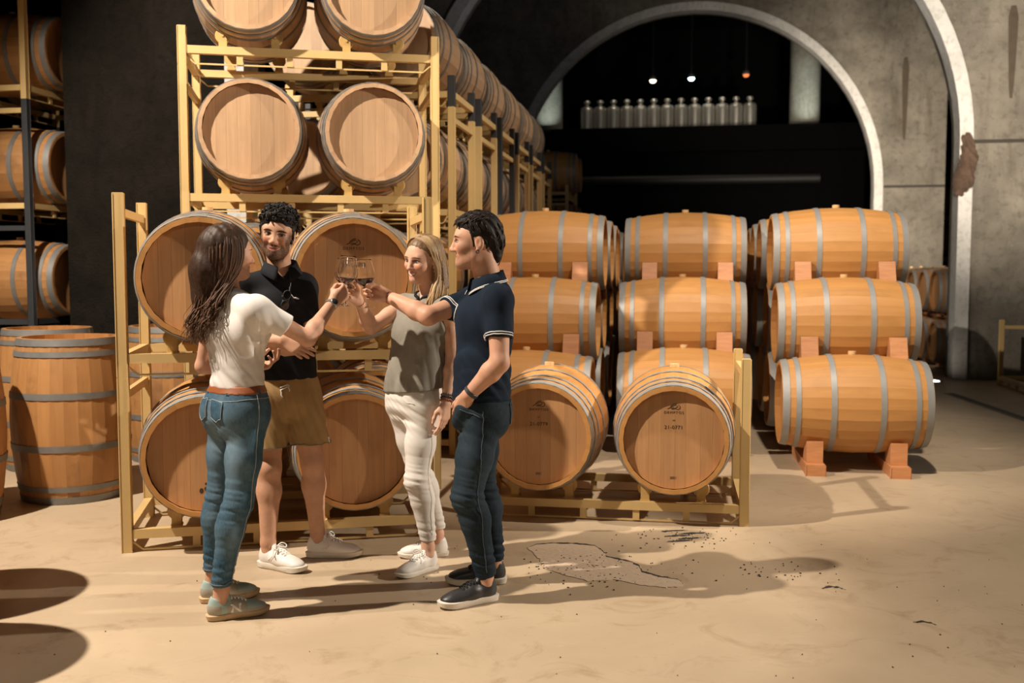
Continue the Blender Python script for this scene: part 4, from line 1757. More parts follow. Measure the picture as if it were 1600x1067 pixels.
def patch_mesh(name, tree, c, ux, uz, poly, off, mat, th=.0025, outline=None, n=10):
    """a flat piece of cloth laid on a garment: polygon (in metres) on axes ux, uz through c, draped on the surface"""
    ux, uz, c = unit(ux), unit(uz), V3(c)
    P = np.array(poly, float)
    ctr = P.mean(0)
    dense = []
    for i in range(len(P)):
        for k in range(6):
            dense.append(P[i] * (1 - k / 6) + P[(i + 1) % len(P)] * (k / 6))
    dense = np.array(dense)
    rings = []
    for q in (1.0, .97, .75, .5, .25):
        rings.append([ctr + (p - ctr) * q for p in dense])
    vs, fs = [], []
    m = len(dense)
    for ri, rg in enumerate(rings):
        for p in rg:
            vs.append(drape(tree, c + ux * p[0] + uz * p[1], -.002 if ri == 0 else off))
    vs.append(drape(tree, c + ux * ctr[0] + uz * ctr[1], off))
    for r in range(len(rings) - 1):
        for i in range(m):
            j = (i + 1) % m
            fs.append((r * m + i, r * m + j, (r + 1) * m + j, (r + 1) * m + i))
    for i in range(m):
        fs.append(((len(rings) - 1) * m + i, (len(rings) - 1) * m + (i + 1) % m, len(vs) - 1))
    return MB().add(vs, fs, True).mesh(name, mat), [drape(tree, c + ux * p[0] + uz * p[1], off + .001) for p in dense * .93 + ctr * .07]


def person(name, label, body_v, skin, head_c, head_R, hs):
    me = body_v.mesh('person', skin)
    add_hp(me, head_c, head_R, hs)
    o = new_obj('person', me)
    tag(o, label, 'person')
    return o


def watch(parent, W, d, face_dir, r, strap_mat, name='watch'):
    a = unit(d)
    me = ring_mesh(name, W, a, r, .016, .004, strap_mat)
    o = new_obj(name, me, None, parent)
    fd = unit(V3(face_dir) - a * (V3(face_dir) @ a))
    q = Vector((0, 0, 1)).rotation_difference(Vector(fd)).to_matrix().to_4x4()
    m = Matrix.Translation(V3(W) + fd * (r + .002)) @ q
    MB().lathe([(0, .0), (.0185, 0), (.019, .006), (.016, .009), (.0, .009)], 24, m).build('watch_case', M['watch_steel'], o, None, 40)
    MB().lathe([(0, .0098), (.0145, .0095), (.0155, .0088)], 24, m).build('watch_dial', M['black'], o)
    return o


def scalp_locks(tree, c, R, s, n, length, rad, seed, curl, keep, sweep, tones=(0, .6)):
    """short locks growing on a hair cap"""
    rg = np.random.RandomState(seed)
    out = []
    tries = 0
    while len(out) < n and tries < n * 20:
        tries += 1
        u = rg.normal(size=3)
        u /= np.linalg.norm(u)
        if not keep(u):
            continue
        q = drape(tree, V3(c) + R @ (V3(0, -.015, .04) * s) + R @ u * .16, -.004)
        loc = (np.linalg.inv(R) @ (V3(q) - V3(c))) / s
        if not keep(u, loc):
            continue
        nor = R @ u
        dr = R @ V3(sweep(loc, rg))
        dr = unit(dr - nor * (dr @ nor) * .8)
        side = np.cross(nor, dr)
        pts = []
        ph = rg.uniform(0, 6.28)
        for i in range(7):
            t = i / 6
            p = V3(q) + dr * length * t * rg.uniform(.95, 1.05) + nor * (math.sin(t * PI) * curl * .55)
            p = p + side * math.sin(ph + t * 4.0) * curl * .8 + nor * math.cos(ph + t * 4.5) * curl * .35
            pts.append(p)
        out.append((pts, rad * rg.uniform(.7, 1.25), rg.uniform(*tones), rg.uniform(*tones)))
    return out


M['watch_steel'] = simple('watch_steel', (0.45, 0.44, 0.43), 0.3, 0.8, 0.1)
M['white_rubber'] = simple('off_white_rubber', (0.72, 0.66, 0.58), 0.6)
M['white_leather'] = simple('white_leather', (0.80, 0.76, 0.72), 0.5, 0, .05, 60, .1)
M['white_lace'] = simple('white_lace', (0.80, 0.76, 0.71), 0.8)
M['gum_rubber'] = simple('tan_rubber', (0.60, 0.42, 0.24), 0.65)
M['black_leather'] = simple('black_leather', (0.028, 0.028, 0.031), 0.42, 0, .3, 90, .15)
M['black_lace'] = simple('black_lace', (0.02, 0.02, 0.022), 0.8)
M['brown_leather'] = simple('brown_leather', (0.30, 0.09, 0.030), 0.5, 0, .15, 60)
M['thread'] = simple('stitching', (0.42, 0.44, 0.45), 0.8)
M['dark_thread'] = simple('dark_stitching', (0.10, 0.13, 0.16), 0.8)
M['gold'] = simple('brass_stud', (0.6, 0.42, 0.2), 0.35, .8)


# ================================================================== woman with long brown hair (back to us)
def woman_brown():
    J = dict(neck=(-1.256, 4.450, 1.417), chest=(-1.236, 4.435, 1.250), waist=(-1.224, 4.425, 1.085), pelvis=(-1.229, 4.425, 0.930),
             SR=(-1.110, 4.315, 1.350), SL=(-1.372, 4.580, 1.340), HR=(-1.166, 4.362, 0.870), HL=(-1.290, 4.487, 0.870))
    J['tf'] = (.72, .69, 0)
    J['pf'] = (.74, .67, 0)
    ER, WR = V3(-.907, 4.400, 1.218), V3(-.826, 4.595, 1.372)
    EL, WL = V3(-1.436, 4.610, 1.075), V3(-1.235, 4.725, 1.055)
    KR, KL = V3(-1.196, 4.300, .505), V3(-1.330, 4.490, .500)
    hR, hL = V3(-1.325, 4.235, 0), V3(-1.428, 4.470, 0)
    fR, fL = (.90, .43), (.89, .45)
    AR, AL = V3(-1.268, 4.262, .125), V3(-1.374, 4.497, .120)
    hc = V3(-1.262, 4.462, 1.592)
    HRm = frame_of((.80, .58, -.04), (0.0, 0, 1))
    hs = .98
    lo, hi = box_of([hc + .16, hc - .16, hR, hL, AR, WL, WR + V3(.17, .14, .12), EL, ER, J['SL'], (-1.05, 4.9, 0)], .07)
    v = Vol(lo, (hi[0], hi[1], 1.78), .0042)
    torso_prims(v, J, -.006, True)
    hips_prims(v, J, -.008, True)
    leg_prims(v, J['HR'], KR, AR, .072, .044, .030, (.8, .6, 0), 0)
    leg_prims(v, J['HL'], KL, AL, .072, .044, .030, (.8, .6, 0), 0)
    ankle_prims(v, AR, hR, fR, .031)
    ankle_prims(v, AL, hL, fL, .031)
    v.cap(V3(J['neck']) - V3(0, 0, .04), hc + HRm @ V3(0, -.02, -.06), .050, .047, .03)
    head_prims(v, hc, HRm, hs, True)
    arm_prims(v, J['SR'], ER, WR, .040, .034, .0235)
    arm_prims(v, J['SL'], EL, WL, .040, .034, .0235)
    grip = ((.75, 1.25, .8), (.85, 1.3, .8), (.9, 1.35, .8), (.95, 1.35, .8))
    dR = unit((.62, .50, .60))
    nR = unit((-.60, .80, 0))
    PR, _ = hand_prims(v, WR, dR, nR, True, grip, .05, ((.7, .35, .62), (.9, .05, .42), (.8, -.15, .6)), .93)
    relaxed = ((.35, .5, .35), (.45, .6, .4), (.6, .7, .45), (.7, .8, .5))
    hand_prims(v, WL, (.88, .12, .20), (.1, -.3, .95), False, relaxed, .12, None, .93)
    skin = skin_mat('skin_rosy', (.60, .335, .225), dict(smile=2.0, lip=(.45, .14, .11), brow=(.05, .025, .012), eye=.0055))
    o = person('person', 'woman with long wavy brown hair, white t-shirt and blue jeans, seen from behind', v, skin, hc, HRm, hs)

    # t-shirt
    hem = 1.005
    v = Vol((-1.52, 4.16, .95), (-.94, 4.74, 1.50), .005)
    torso_prims(v, J, .010, True)
    v.cut((0, 0, hem), (0, 0, -1))
    v.cap(V3(J['neck']) + V3(.03, .03, .02), V3(J['neck']) + V3(.03, .03, .12), .064, .085, .01, None, 'sub')
    v.sleeve(J['SR'], lerp(J['SR'], ER, .60), .056, .054, .035)
    v.sleeve(J['SL'], lerp(J['SL'], EL, .50), .055, .055, .035)
    f = fold(3, 50, 34, 62, 1.3)
    v.wobble(lambda X, Y, Z: .0048 * f(X, Y, Z) * np.clip((1.36 - Z) / .2, .25, 1))
    g2 = fold(4, 120, 100, 60, .9)
    v.wobble(lambda X, Y, Z: .003 * g2(X, Y, Z) * gauss(X, Y, Z, (-1.10, 4.35, 1.25), .12))
    new_obj('t_shirt', v.mesh('t_shirt', fabric('white_jersey', (.74, .70, .67), None, 700, .85, .04)), None, o)

    # jeans
    top = 1.005
    v = Vol((-1.50, 4.14, .09), (-1.00, 4.68, 1.04), .0048)
    hips_prims(v, J, .006, True, .006)
    v.cap(V3(J['waist']) - V3(0, 0, .06), V3(J['pelvis']), .124, .150, .05, (J['pf'], .78))
    for Hp, K, A in ((J['HR'], KR, AR), (J['HL'], KL, AL)):
        E_ = V3(A) + V3(0, 0, .035)
        leg_prims(v, Hp, K, E_, .087, .060, .043, (.8, .6, 0), .004)
    v.cut((0, 0, top), (0, 0, 1))
    for A in (AR, AL):
        pass
    f = fold(11, 24, 20, 190, 1.3)
    f2 = fold(12, 60, 60, 120, 1.1)

    def jw(X, Y, Z):
        m = 0
        for K, A in ((KR, AR), (KL, AL)):
            m = m + gauss(X, Y, Z, K, .10) * .8 + gauss(X, Y, Z, lerp(K, A, .5) , .10) * .25 + gauss(X, Y, Z, V3(A) + V3(0, 0, .06), .08) * .8
        c = gauss(X, Y, Z, (-1.23, 4.42, .80), .12)
        return .0046 * f(X, Y, Z) * m + .0065 * f2(X, Y, Z) * c
    v.wobble(jw)
    for A in (AR, AL):
        a = V3(A) + V3(0, 0, .020)
        sl, X, Y, Z = v.sub(a - .11, a + V3(.11, .11, .0))
        v.g[sl] = np.maximum(v.g[sl], (a[2] - Z) + 0 * X + 0 * Y)
    a_, f_ = v.arrays()
    me = np_mesh('jeans', a_, f_, denim('blue_denim', (.018, .056, .098), (.060, .130, .190), (.25, .35, .42)))
    tr = bvh_of(a_, f_)

    def fade(x, y, z):
        s = 0
        for Hp, K in ((J['HR'], KR), (J['HL'], KL)):
            c = lerp(Hp, K, .5)
            s = s + .55 * np.exp(-(((z - c[2]) / .16) ** 2)) * np.exp(-(((x - c[0]) + (y - c[1]) * -.3) / .06) ** 2)
            s = s + .35 * np.exp(-(((z - K[2] + .15) / .12) ** 2)) * np.exp(-((x - K[0]) / .04) ** 2)
        s = s + .45 * np.exp(-((x + 1.26) ** 2 + (y - 4.33) ** 2 + (z - .86) ** 2) / .012)
        return s
    set_fade(me, fade)
    jeans = new_obj('jeans', me, None, o)
    # hems, pockets, side seam, belt with loops
    for A in (AR, AL):
        pts = ring_drape(tr, V3(A) + V3(0, 0, .034), (0, 0, 1), .07, .001)
        MB().tube(pts, .0035, 6, False, True).build('hem', M['dark_thread'], jeans)
    Pf = frame_of(J['pf'])
    for sx, cx in ((1, .074), (-1, -.074)):
        c = V3(J['pelvis']) + Pf @ V3(cx, -.20, -.010)
        me, line = patch_mesh('back_pocket', tr, c, Pf[:, 0], (0, 0, 1), [(-.058, .065), (.058, .065), (.056, -.045), (0, -.078), (-.056, -.045)], .0045, None)
        me.materials.append(jeans.data.materials[0])
        pk = new_obj('back_pocket', me, None, jeans)
        MB().tube(line, .0013, 4, False, True).build('stitching', M['thread'], pk)
    line = [drape(tr, V3(J['pelvis']) + Pf @ V3(.22, .02, .075 - .9 * t) + (V3(-.01, -.03, 0) * t * 2), .0015) for t in np.linspace(0, .95, 30)]
    MB().tube(line, .0016, 4).build('side_seam', M['thread'], jeans)
    line = [drape(tr, V3(J['pelvis']) + Pf @ V3(math.cos(a) * .2, math.sin(a) * .2, .042), .0015) for a in np.linspace(0, 2 * PI, 40)[:-1]]
    MB().tube(line, .0014, 4, False, True).build('yoke_seam', M['thread'], jeans)
    v = Vol((-1.46, 4.2, .96), (-1.0, 4.66, 1.04), .0045)
    v.cap(V3(J['waist']) - V3(0, 0, .06), V3(J['pelvis']), .130, .156, .05, (J['pf'], .78))
    hips_prims(v, J, .011, True, .006)
    v.cut((0, 0, 1.014), (0, 0, 1))
    v.cut((0, 0, .978), (0, 0, -1))
    a_, f_ = v.arrays()
    belt = new_obj('belt', np_mesh('belt', a_, f_, M['brown_leather']), None, o)
    bt = bvh_of(a_, f_)
    for an in (-1.9, -.9, -2.7, .2):
        c = V3(J['pelvis']) + Pf @ V3(math.cos(an) * .2, math.sin(an) * .2, .066)
        me, _ = patch_mesh('belt_loop', bt, c, np.cross(Pf @ V3(math.cos(an), math.sin(an), 0), (0, 0, 1)), (0, 0, 1), [(-.008, .024), (.008, .024), (.008, -.024), (-.008, -.024)], .004, None)
        me.materials.append(jeans.data.materials[0])
        new_obj('belt_loop', me, None, belt)

    # shoes
    t = NT('grey_suede_teal')
    sx = t.n('ShaderNodeSeparateXYZ')
    t.l(t.obj(), sx.inputs[0])
    toe = t.math('MULTIPLY', t.math('GREATER_THAN', sx.outputs[1], .175), t.math('GREATER_THAN', sx.outputs[2], .043))
    col_ = t.math('MULTIPLY', t.math('LESS_THAN', sx.outputs[1], .105), t.math('GREATER_THAN', sx.outputs[2], .070))
    mid = t.math('MULTIPLY', t.math('GREATER_THAN', sx.outputs[1], .06), t.math('LESS_THAN', sx.outputs[1], .085))
    tm = t.math('MAXIMUM', t.math('MAXIMUM', toe, col_), mid)
    n = t.noise(t.obj(), 90, 3)
    t.col(t.mix(tm, t.mix(n, (.34, .31, .26), (.46, .42, .35)), (.36, .47, .45)))
    t.bump(n, .2, .002)
    t.set(.85)
    for h, fd, side in ((hR, fR, 1), (hL, fL, -1)):
        sh, tree = shoe(o, h, fd, .94, t.m, M['gum_rubber'], M['white_lace'], 'shoe', False)
        tx = text_mesh('N', .060, 1.0, .0022)
        cx = np.mean([vv.co.x for vv in tx.vertices])
        for vv in tx.vertices:
            q = Vector((side * .06, .125 + side * (vv.co.x - cx) * 1.15, .036 + vv.co.y * .85))
            h = tree.ray_cast(Vector((side * .12, q.y, q.z)), Vector((-side, 0, 0)))[0]
            if h is None:
                h = drape(tree, q, 0)
            vv.co = h + Vector((side * (.0030 if vv.co.z > 0 else .001), 0, 0))
        tx.materials.clear()
        tx.materials.append(M['white_leather'])
        new_obj('letter', tx, None, sh)

    # watch on the raised wrist
    dv = unit(V3(WR) - ER)
    watch(o, WR - dv * .020, dv, (.55, -.75, .35), .0265, M['watch_steel'])
    grip_pt = PR(.112, .004, .026)

    # hair: cap, long waves down the back
    hm = hair_mat('brown_hair', (.022, .010, .006), (.20, .105, .062))
    v = Vol(hc - .28, hc + .2, .005)
    s = hs
    def L(x, y, z):
        return hc + HRm @ (V3(x, y, z) * s)
    v.ell(L(0, -.022, .046), V3(.092, .106, .094) * s, HRm, .01)
    v.chain([L(0, -.06, .02), L(-.01, -.085, -.08), L(-.02, -.085, -.20)], (.085, .085, .075), .03)
    v.ell(L(0, .115, -.03), V3(.066, .070, .100) * s, HRm, .015, 'sub')
    fo = fold(21, 140, 140, 30, 1.2)
    v.wobble(lambda X, Y, Z: .003 * fo(X, Y, Z))
    me = v.mesh('hair', hm)
    at = me.attributes.new('tone', 'FLOAT', 'POINT')
    at.data.foreach_set('value', np.full(len(me.vertices), .12, np.float32))
    hair = new_obj('hair', me, None, o)
    rg = np.random.RandomState(5)
    locks = []
    for i in range(620):
        # start on the scalp around the crown, pass the side or back of the head, end in the curtain over the back
        u = rg.uniform(-1, 1)            # -1: far (left) side, 1: near (right) side
        az = (-.5 * PI) + u * 2.05        # direction around the head, back = -pi/2
        top = L(.035 * math.cos(az) + .01, -.02 + .05 * math.sin(az), .130)
        rr = rg.uniform(.93, 1.06)
        midp = L(.094 * math.cos(az) * rr, -.020 + .112 * math.sin(az) * rr, .045)
        ear = L(.098 * math.cos(az) * rr, -.030 + .105 * math.sin(az) * rr, -.065)
        w = rg.uniform(-1, 1)
        # curtain: spreads over shoulders and upper back
        bx = HRm @ V3(.105 * u + .02 * w, -.105 - .035 * rg.uniform(-1, 1) - .03 * abs(math.cos(az)) * -1.6, 0)
        ln = rg.uniform(.30, .405) if u < .75 else rg.uniform(.22, .33)
        sh = hc + bx + V3(-.018, -.012, -.20)
        en = hc + bx * 1.12 + V3(-.045 + .02 * w, -.030, -ln)
        pts = cat([top, midp, ear, sh, lerp(sh, en, .6) + V3(rg.uniform(-.012, .012), rg.uniform(-.012, .012), 0), en], 5)
        ph, fr, am = rg.uniform(0, 6.28), rg.uniform(2.2, 3.6), rg.uniform(.006, .016)
        ax1, ax2 = unit(HRm @ V3(1, 0, 0)), unit(HRm @ V3(0, 1, 0))
        P2 = []
        for k, p in enumerate(pts):
            tt = k / (len(pts) - 1)
            a = am * max(0, (tt - .25)) * 1.6
            P2.append(p + ax1 * math.sin(ph + fr * 2 * PI * tt) * a + ax2 * math.cos(ph * 1.3 + fr * 2 * PI * tt) * a)
        t0 = rg.uniform(0, .45)
        locks.append((P2, rg.uniform(.0020, .0052), t0, min(1, t0 + rg.uniform(.1, .8))))
    new_obj('hair_locks', locks_mesh('hair_locks', locks, hm), None, hair)
    return grip_pt


# ================================================================== dark-haired man in black polo, arms folded
def man_black():
    J = dict(neck=(-1.190, 5.135, 1.522), chest=(-1.212, 5.135, 1.300), waist=(-1.195, 5.130, 1.085), pelvis=(-1.178, 5.130, 0.915),
             SR=(-1.395, 5.065, 1.440), SL=(-1.085, 5.190, 1.440), HR=(-1.262, 5.100, 0.840), HL=(-1.098, 5.165, 0.840))
    J['tf'] = (.36, -.93, 0)
    J['pf'] = (.30, -.95, 0)
    ER, WR = V3(-1.375, 5.000, 1.165), V3(-1.130, 4.895, 1.178)
    EL, WL = V3(-1.045, 5.130, 1.185), V3(-1.060, 4.955, 1.125)
    KR, KL = V3(-1.243, 5.045, .510), V3(-1.045, 5.165, .515)
    hR, hL = V3(-1.300, 5.055, 0), V3(-1.092, 5.212, 0)
    fR, fL = (.88, -.47), (.997, .03)
    AR, AL = V3(-1.252, 5.030, .130), V3(-1.034, 5.214, .130)
    hc = V3(-1.190, 5.085, 1.706)
    HRm = frame_of((.05, -.98, -.13), (.15, -.1, 1))
    hs = 1.06
    lo, hi = box_of([hc, (-1.47, 4.78, 0), (-.83, 5.30, 0)], .03)
    v = Vol(lo, (hi[0], hi[1], 1.87), .0045)
    torso_prims(v, J, -.010)
    hips_prims(v, J, -.010)
    leg_prims(v, J['HR'], KR, AR, .090, .057, .038, (.2, -.97, 0), .012)
    leg_prims(v, J['HL'], KL, AL, .090, .057, .038, (.35, -.93, 0), .012)
    for K, fw in ((KR, (.2, -.97, 0)), (KL, (.35, -.93, 0))):
        v.ell(K + V3(fw) * .035 + V3(0, 0, .01), (.032, .03, .038), None, .03)
    ankle_prims(v, AR, hR, fR, .036)
    ankle_prims(v, AL, hL, fL, .036)
    v.cap(V3(J['neck']) - V3(0, 0, .05), hc + HRm @ V3(0, -.018, -.06), .062, .058, .03)
    head_prims(v, hc, HRm, hs)
    arm_prims(v, J['SR'], ER, WR, .050, .041, .028)
    arm_prims(v, J['SL'], EL, WL, .050, .041, .028)
    rel = ((.30, .35, .25), (.42, .45, .3), (.5, .5, .3), (.55, .55, .35))
    hand_prims(v, WR, (.80, -.10, -.45), (.25, .85, -.35), True, rel, .12, ((.8, .6, .2), (.95, .2, .3), (1, 0, .3)), 1.0)
    hand_prims(v, WL, (-.85, -.15, -.05), (.05, .6, .7), False, ((.3, .5, .3),) * 4, .05, None, 1.0)
    skin = skin_mat('skin_olive', (.57, .315, .205), dict(beard=(.035, .018, .010, .92), smile=3.2, brow=(.018, .009, .006), browh=.0052, browz=.0235, eye=.0034, gaze=-.003, lip=(.43, .16, .13), lash=(.03, .014, .009)))
    o = person('person', 'bearded man in black polo and khaki shorts with folded arms, facing us', v, skin, hc, HRm, hs)

    cloth = fabric('black_pique', (.012, .013, .016), (.020, .021, .026), 900, .9, .2)
    v = Vol((-1.52, 4.93, .90), (-.92, 5.36, 1.56), .005)
    torso_prims(v, J, .012)
    v.cap(V3(J['waist']), V3(J['pelvis']) + V3(0, 0, .02), .158, .165, .05, (J['tf'], .78))
    v.sleeve(J['SR'], lerp(J['SR'], ER, .72), .062, .066, .035)
    v.sleeve(J['SL'], lerp(J['SL'], EL, .72), .062, .066, .035)
    v.cut((0, 0, .955), (0, 0, -1))
    T = frame_of(J['tf'])
    nb = V3(J['neck'])
    v.cap(nb + V3(0, 0, .0), nb + V3(0, 0, .12), .060, .10, .01, None, 'sub')
    # open placket at the neck
    v.cap(nb + T @ V3(0, .05, .03), nb + T @ V3(0, .125, -.085), .030, .006, .01, None, 'sub')
    f = fold(31, 62, 40, 66, 1.4)
    v.wobble(lambda X, Y, Z: .0050 * f(X, Y, Z) * np.clip((1.40 - Z) / .25, .2, 1))
    v.cut((0, 0, .966), (0, 0, -1))
    a_, f_ = v.arrays()
    tr = bvh_of(a_, f_)
    polo = new_obj('polo_shirt', np_mesh('polo_shirt', a_, f_, cloth), None, o)
    collar(polo, nb, T, cloth, .080, .072, None, .052)
    for i, z in enumerate((-.10, -.135)):
        p = drape(tr, nb + T @ V3(.0, .2, z), .002)
        MB().lathe([(0, .003), (.005, .003), (.006, 0)], 10, Matrix.Translation(p) @ Vector((0, 0, 1)).rotation_difference(Vector(T[:, 1])).to_matrix().to_4x4()).build('button', M['black'], polo)
    # white emblem on the chest: a wave and two letters
    c0 = nb + T @ V3(-.100, .22, -.085)
    ux, uz = -T[:, 0], V3(-.0, 0, 1)
    def em(pts):
        return [drape(tr, c0 + ux * a + uz * b, .0025) for a, b in pts]
    mb = MB()
    mb.tube(em(cat([(-.040, .012, 0), (-.028, .016, 0), (-.018, .000, 0), (-.010, -.012, 0)], 5) and [(p[0], p[1]) for p in cat([(-.040, .012, 0), (-.028, .016, 0), (-.018, .000, 0), (-.010, -.012, 0)], 5)]), .0022, 5)
    mb.tube(em([(p[0], p[1]) for p in cat([(-.010, .002, 0), (-.006, -.012, 0), (0, -.002, 0), (.006, -.012, 0), (.011, .002, 0)], 4)]), .0020, 5)
    mb.tube(em([(.021 + .007 * math.cos(a), -.006 + .006 * math.sin(a)) for a in np.linspace(.5, 5.6, 14)] + [(.034, -.011)]), .0020, 5)
    mb.build('chest_emblem', M['white_lace'], polo)

    # shorts
    tex = fabric('khaki_cotton', (.36, .225, .095), (.44, .285, .13), 800, .8, .1)
    v = Vol((-1.46, 4.92, .50), (-.86, 5.38, 1.02), .005)
    hips_prims(v, J, .018)
    v.cap(V3(J['waist']) - V3(0, 0, .08), V3(J['pelvis']), .150, .158, .05, (J['pf'], .78))
    for Hp, K, fl_ in ((J['HR'], KR, (0, 0, -1)), (J['HL'], KL, (0, 0, -1))):
        Hp = V3(Hp)
        e = lerp(Hp, K, .70)
        out = unit((Hp - V3(J['pelvis'])) * V3(1, 1, 0))
        v.sleeve(Hp, V3(e[0], e[1], e[2]) + out * .006, .104, .100, .03, fl_)
    v.cut((0, 0, .975), (0, 0, 1))
    f = fold(41, 95, 60, 40, 1.3)
    v.wobble(lambda X, Y, Z: .0052 * f(X, Y, Z) * np.clip((1.0 - Z) / .12, 0, 1))
    v.cut((0, 0, .618), (0, 0, -1))
    v.cap(V3(J['pelvis']) + frame_of(J['pf']) @ V3(0, .14, -.02), V3(J['pelvis']) + frame_of(J['pf']) @ V3(0, .13, -.14), .002, .010, .02, None, 'sub')
    a_, f_ = v.arrays()
    tr = bvh_of(a_, f_)
    sh = new_obj('shorts', np_mesh('shorts', a_, f_, tex), None, o)
    Pf = frame_of(J['pf'])
    mb = MB()
    for s_, l_ in ((-.012, .05), (.016, .085)):
        pts = [drape(tr, V3(J['pelvis']) + Pf @ V3(s_ + .010 * t, .25, .045 - l_ * t), .004) for t in np.linspace(0, 1, 8)]
        mb.tube(pts, .0036, 6)
    pts = [drape(tr, V3(J['pelvis']) + Pf @ V3(-.03 + .06 * t, .25, .045 + .008 * math.sin(t * PI)), .005) for t in np.linspace(0, 1, 8)]
    mb.tube(pts, .0036, 6)
    mb.build('drawstring', M['white_lace'], sh)
    for Hp, K in ((J['HR'], KR), (J['HL'], KL)):
        e = lerp(Hp, K, .66)
        MB().tube(ring_drape(tr, (e[0], e[1], e[2]), (0, 0, 1), .13, .0005), .0016, 4, False, True).build('hem_stitch', M['dark_thread'], sh)
    c = lerp(J['HL'], KL, .55) + Pf @ V3(-.25, .08, 0)
    me, _ = patch_mesh('label_patch', tr, c, Pf @ V3(-.3, -1, 0), (0, 0, 1), [(-.017, .023), (.017, .023), (.017, -.023), (-.017, -.023)], .0035, M['white_lace'])
    lp = new_obj('label_patch', me, None, sh)
    pts = [drape(tr, c + unit(Pf @ V3(-.3, -1, 0)) * (a * .012) + V3(0, 0, b * .014), .0055) for a, b in ((-.6, .7), (.6, .7), (.6, -.1), (-.5, -.1), (-.5, -.8), (.6, -.8))]
    MB().tube(pts, .0014, 4).build('label_print', M['black'], lp)

    for h, fd in ((hR, fR), (hL, fL)):
        s_, tree = shoe(o, h, fd, 1.04, M['white_leather'], M['white_rubber'], M['white_lace'], 'shoe', True, .030)
        for sd in (-1, 1):
            for k, y in enumerate((.085, .100)):
                pts = [drape(tree, Vector((sd * .06, y + .03 * t, .045 + .035 * t)), .0008) for t in np.linspace(0, 1, 6)]
                MB().tube(pts, .0016, 4).build('side_stripe', M['white_rubber'], s_)
    dv = unit(WL - EL)
    watch(o, WL - dv * .03, dv, (.9, -.3, .3), .031, M['watch_steel'])

    # hair: short thick dark curls
    hm = hair_mat('black_hair', (.006, .005, .005), (.034, .028, .025), .6)
    v = Vol(hc - .18, hc + .2, .0045)
    def L(x, y, z):
        return hc + HRm @ (V3(x, y, z) * hs)
    v.ell(L(0, -.016, .048), V3(.085, .102, .090) * hs, HRm, .01)
    v.ell(L(0, .026, .088), V3(.066, .066, .042) * hs, HRm, .03)
    v.ell(L(0, .125, -.005), V3(.070, .085, .078) * hs, HRm, .012, 'sub')
    v.cut(L(0, 0, -.042), HRm @ V3(0, .55, -1))
    for s_ in (-1, 1):
        v.ell(L(s_ * .085, -.008, -.012), V3(.020, .024, .036) * hs, HRm, .01, 'sub')
        v.cap(L(s_ * .072, .022, .03), L(s_ * .071, .020, -.030), .012, .008, .01)
    fo = fold(51, 150, 150, 150, 1.0)
    v.wobble(lambda X, Y, Z: .0045 * fo(X, Y, Z))
    a_, f_ = v.arrays()
    me = np_mesh('hair', a_, f_, hm)
    at = me.attributes.new('tone', 'FLOAT', 'POINT')
    at.data.foreach_set('value', np.full(len(me.vertices), .1, np.float32))
    hair = new_obj('hair', me, None, o)
    lk = scalp_locks(bvh_of(a_, f_), hc, HRm, hs, 420, .026, .0042, 3, .012, lambda u, l=None: (u[2] > .15 or u[1] < .0) and (l is None or l[2] > .03 or l[1] < -.02), lambda l, r: (r.uniform(-1, 1), r.uniform(-.2, 1), r.uniform(-.4, .5)), (.1, 1.0))
    new_obj('curls', locks_mesh('curls', lk, hm), None, hair)
    # folded sunglasses hanging from the placket
    sg = empty('sunglasses')
    tag(sg, 'dark sunglasses hanging from the black polo\'s open collar', 'sunglasses')
    c = V3(nb + T @ V3(.0, .165, -.150))
    Rm = frame_of(T[:, 1], (0.25, 0, 1))
    for k in (-1, 1):
        pts = [(.021 * math.cos(a), .017 * math.sin(a)) for a in np.linspace(0, 2 * PI, 20)[:-1]]
        m = mat4(np.stack([Rm[:, 2], Rm[:, 0], Rm[:, 1]], 1), c + Rm @ V3(0, .006, k * .026))
        vs, fs = prism(pts, -.0015, .0015)
        MB().add(vs, fs).build('lens', M['lens'], sg, m)
        MB().tube([(x * 1.08, y * 1.08, 0) for x, y in pts], .0022, 6, False, True).build('lens_rim', M['black'], sg, m)
    MB().tube([c + Rm @ V3(-.012, .004, .045), c + Rm @ V3(-.006, -.004, .09)], .002, 6).build('temple', M['black'], sg)
    MB().tube([c + Rm @ V3(-.014, .004, -.045), c + Rm @ V3(-.014, -.002, .02), c + Rm @ V3(-.004, -.002, .07)], .002, 6).build('temple', M['black'], sg)


M['lens'] = simple('dark_lens', (0.012, 0.012, 0.014), 0.08)


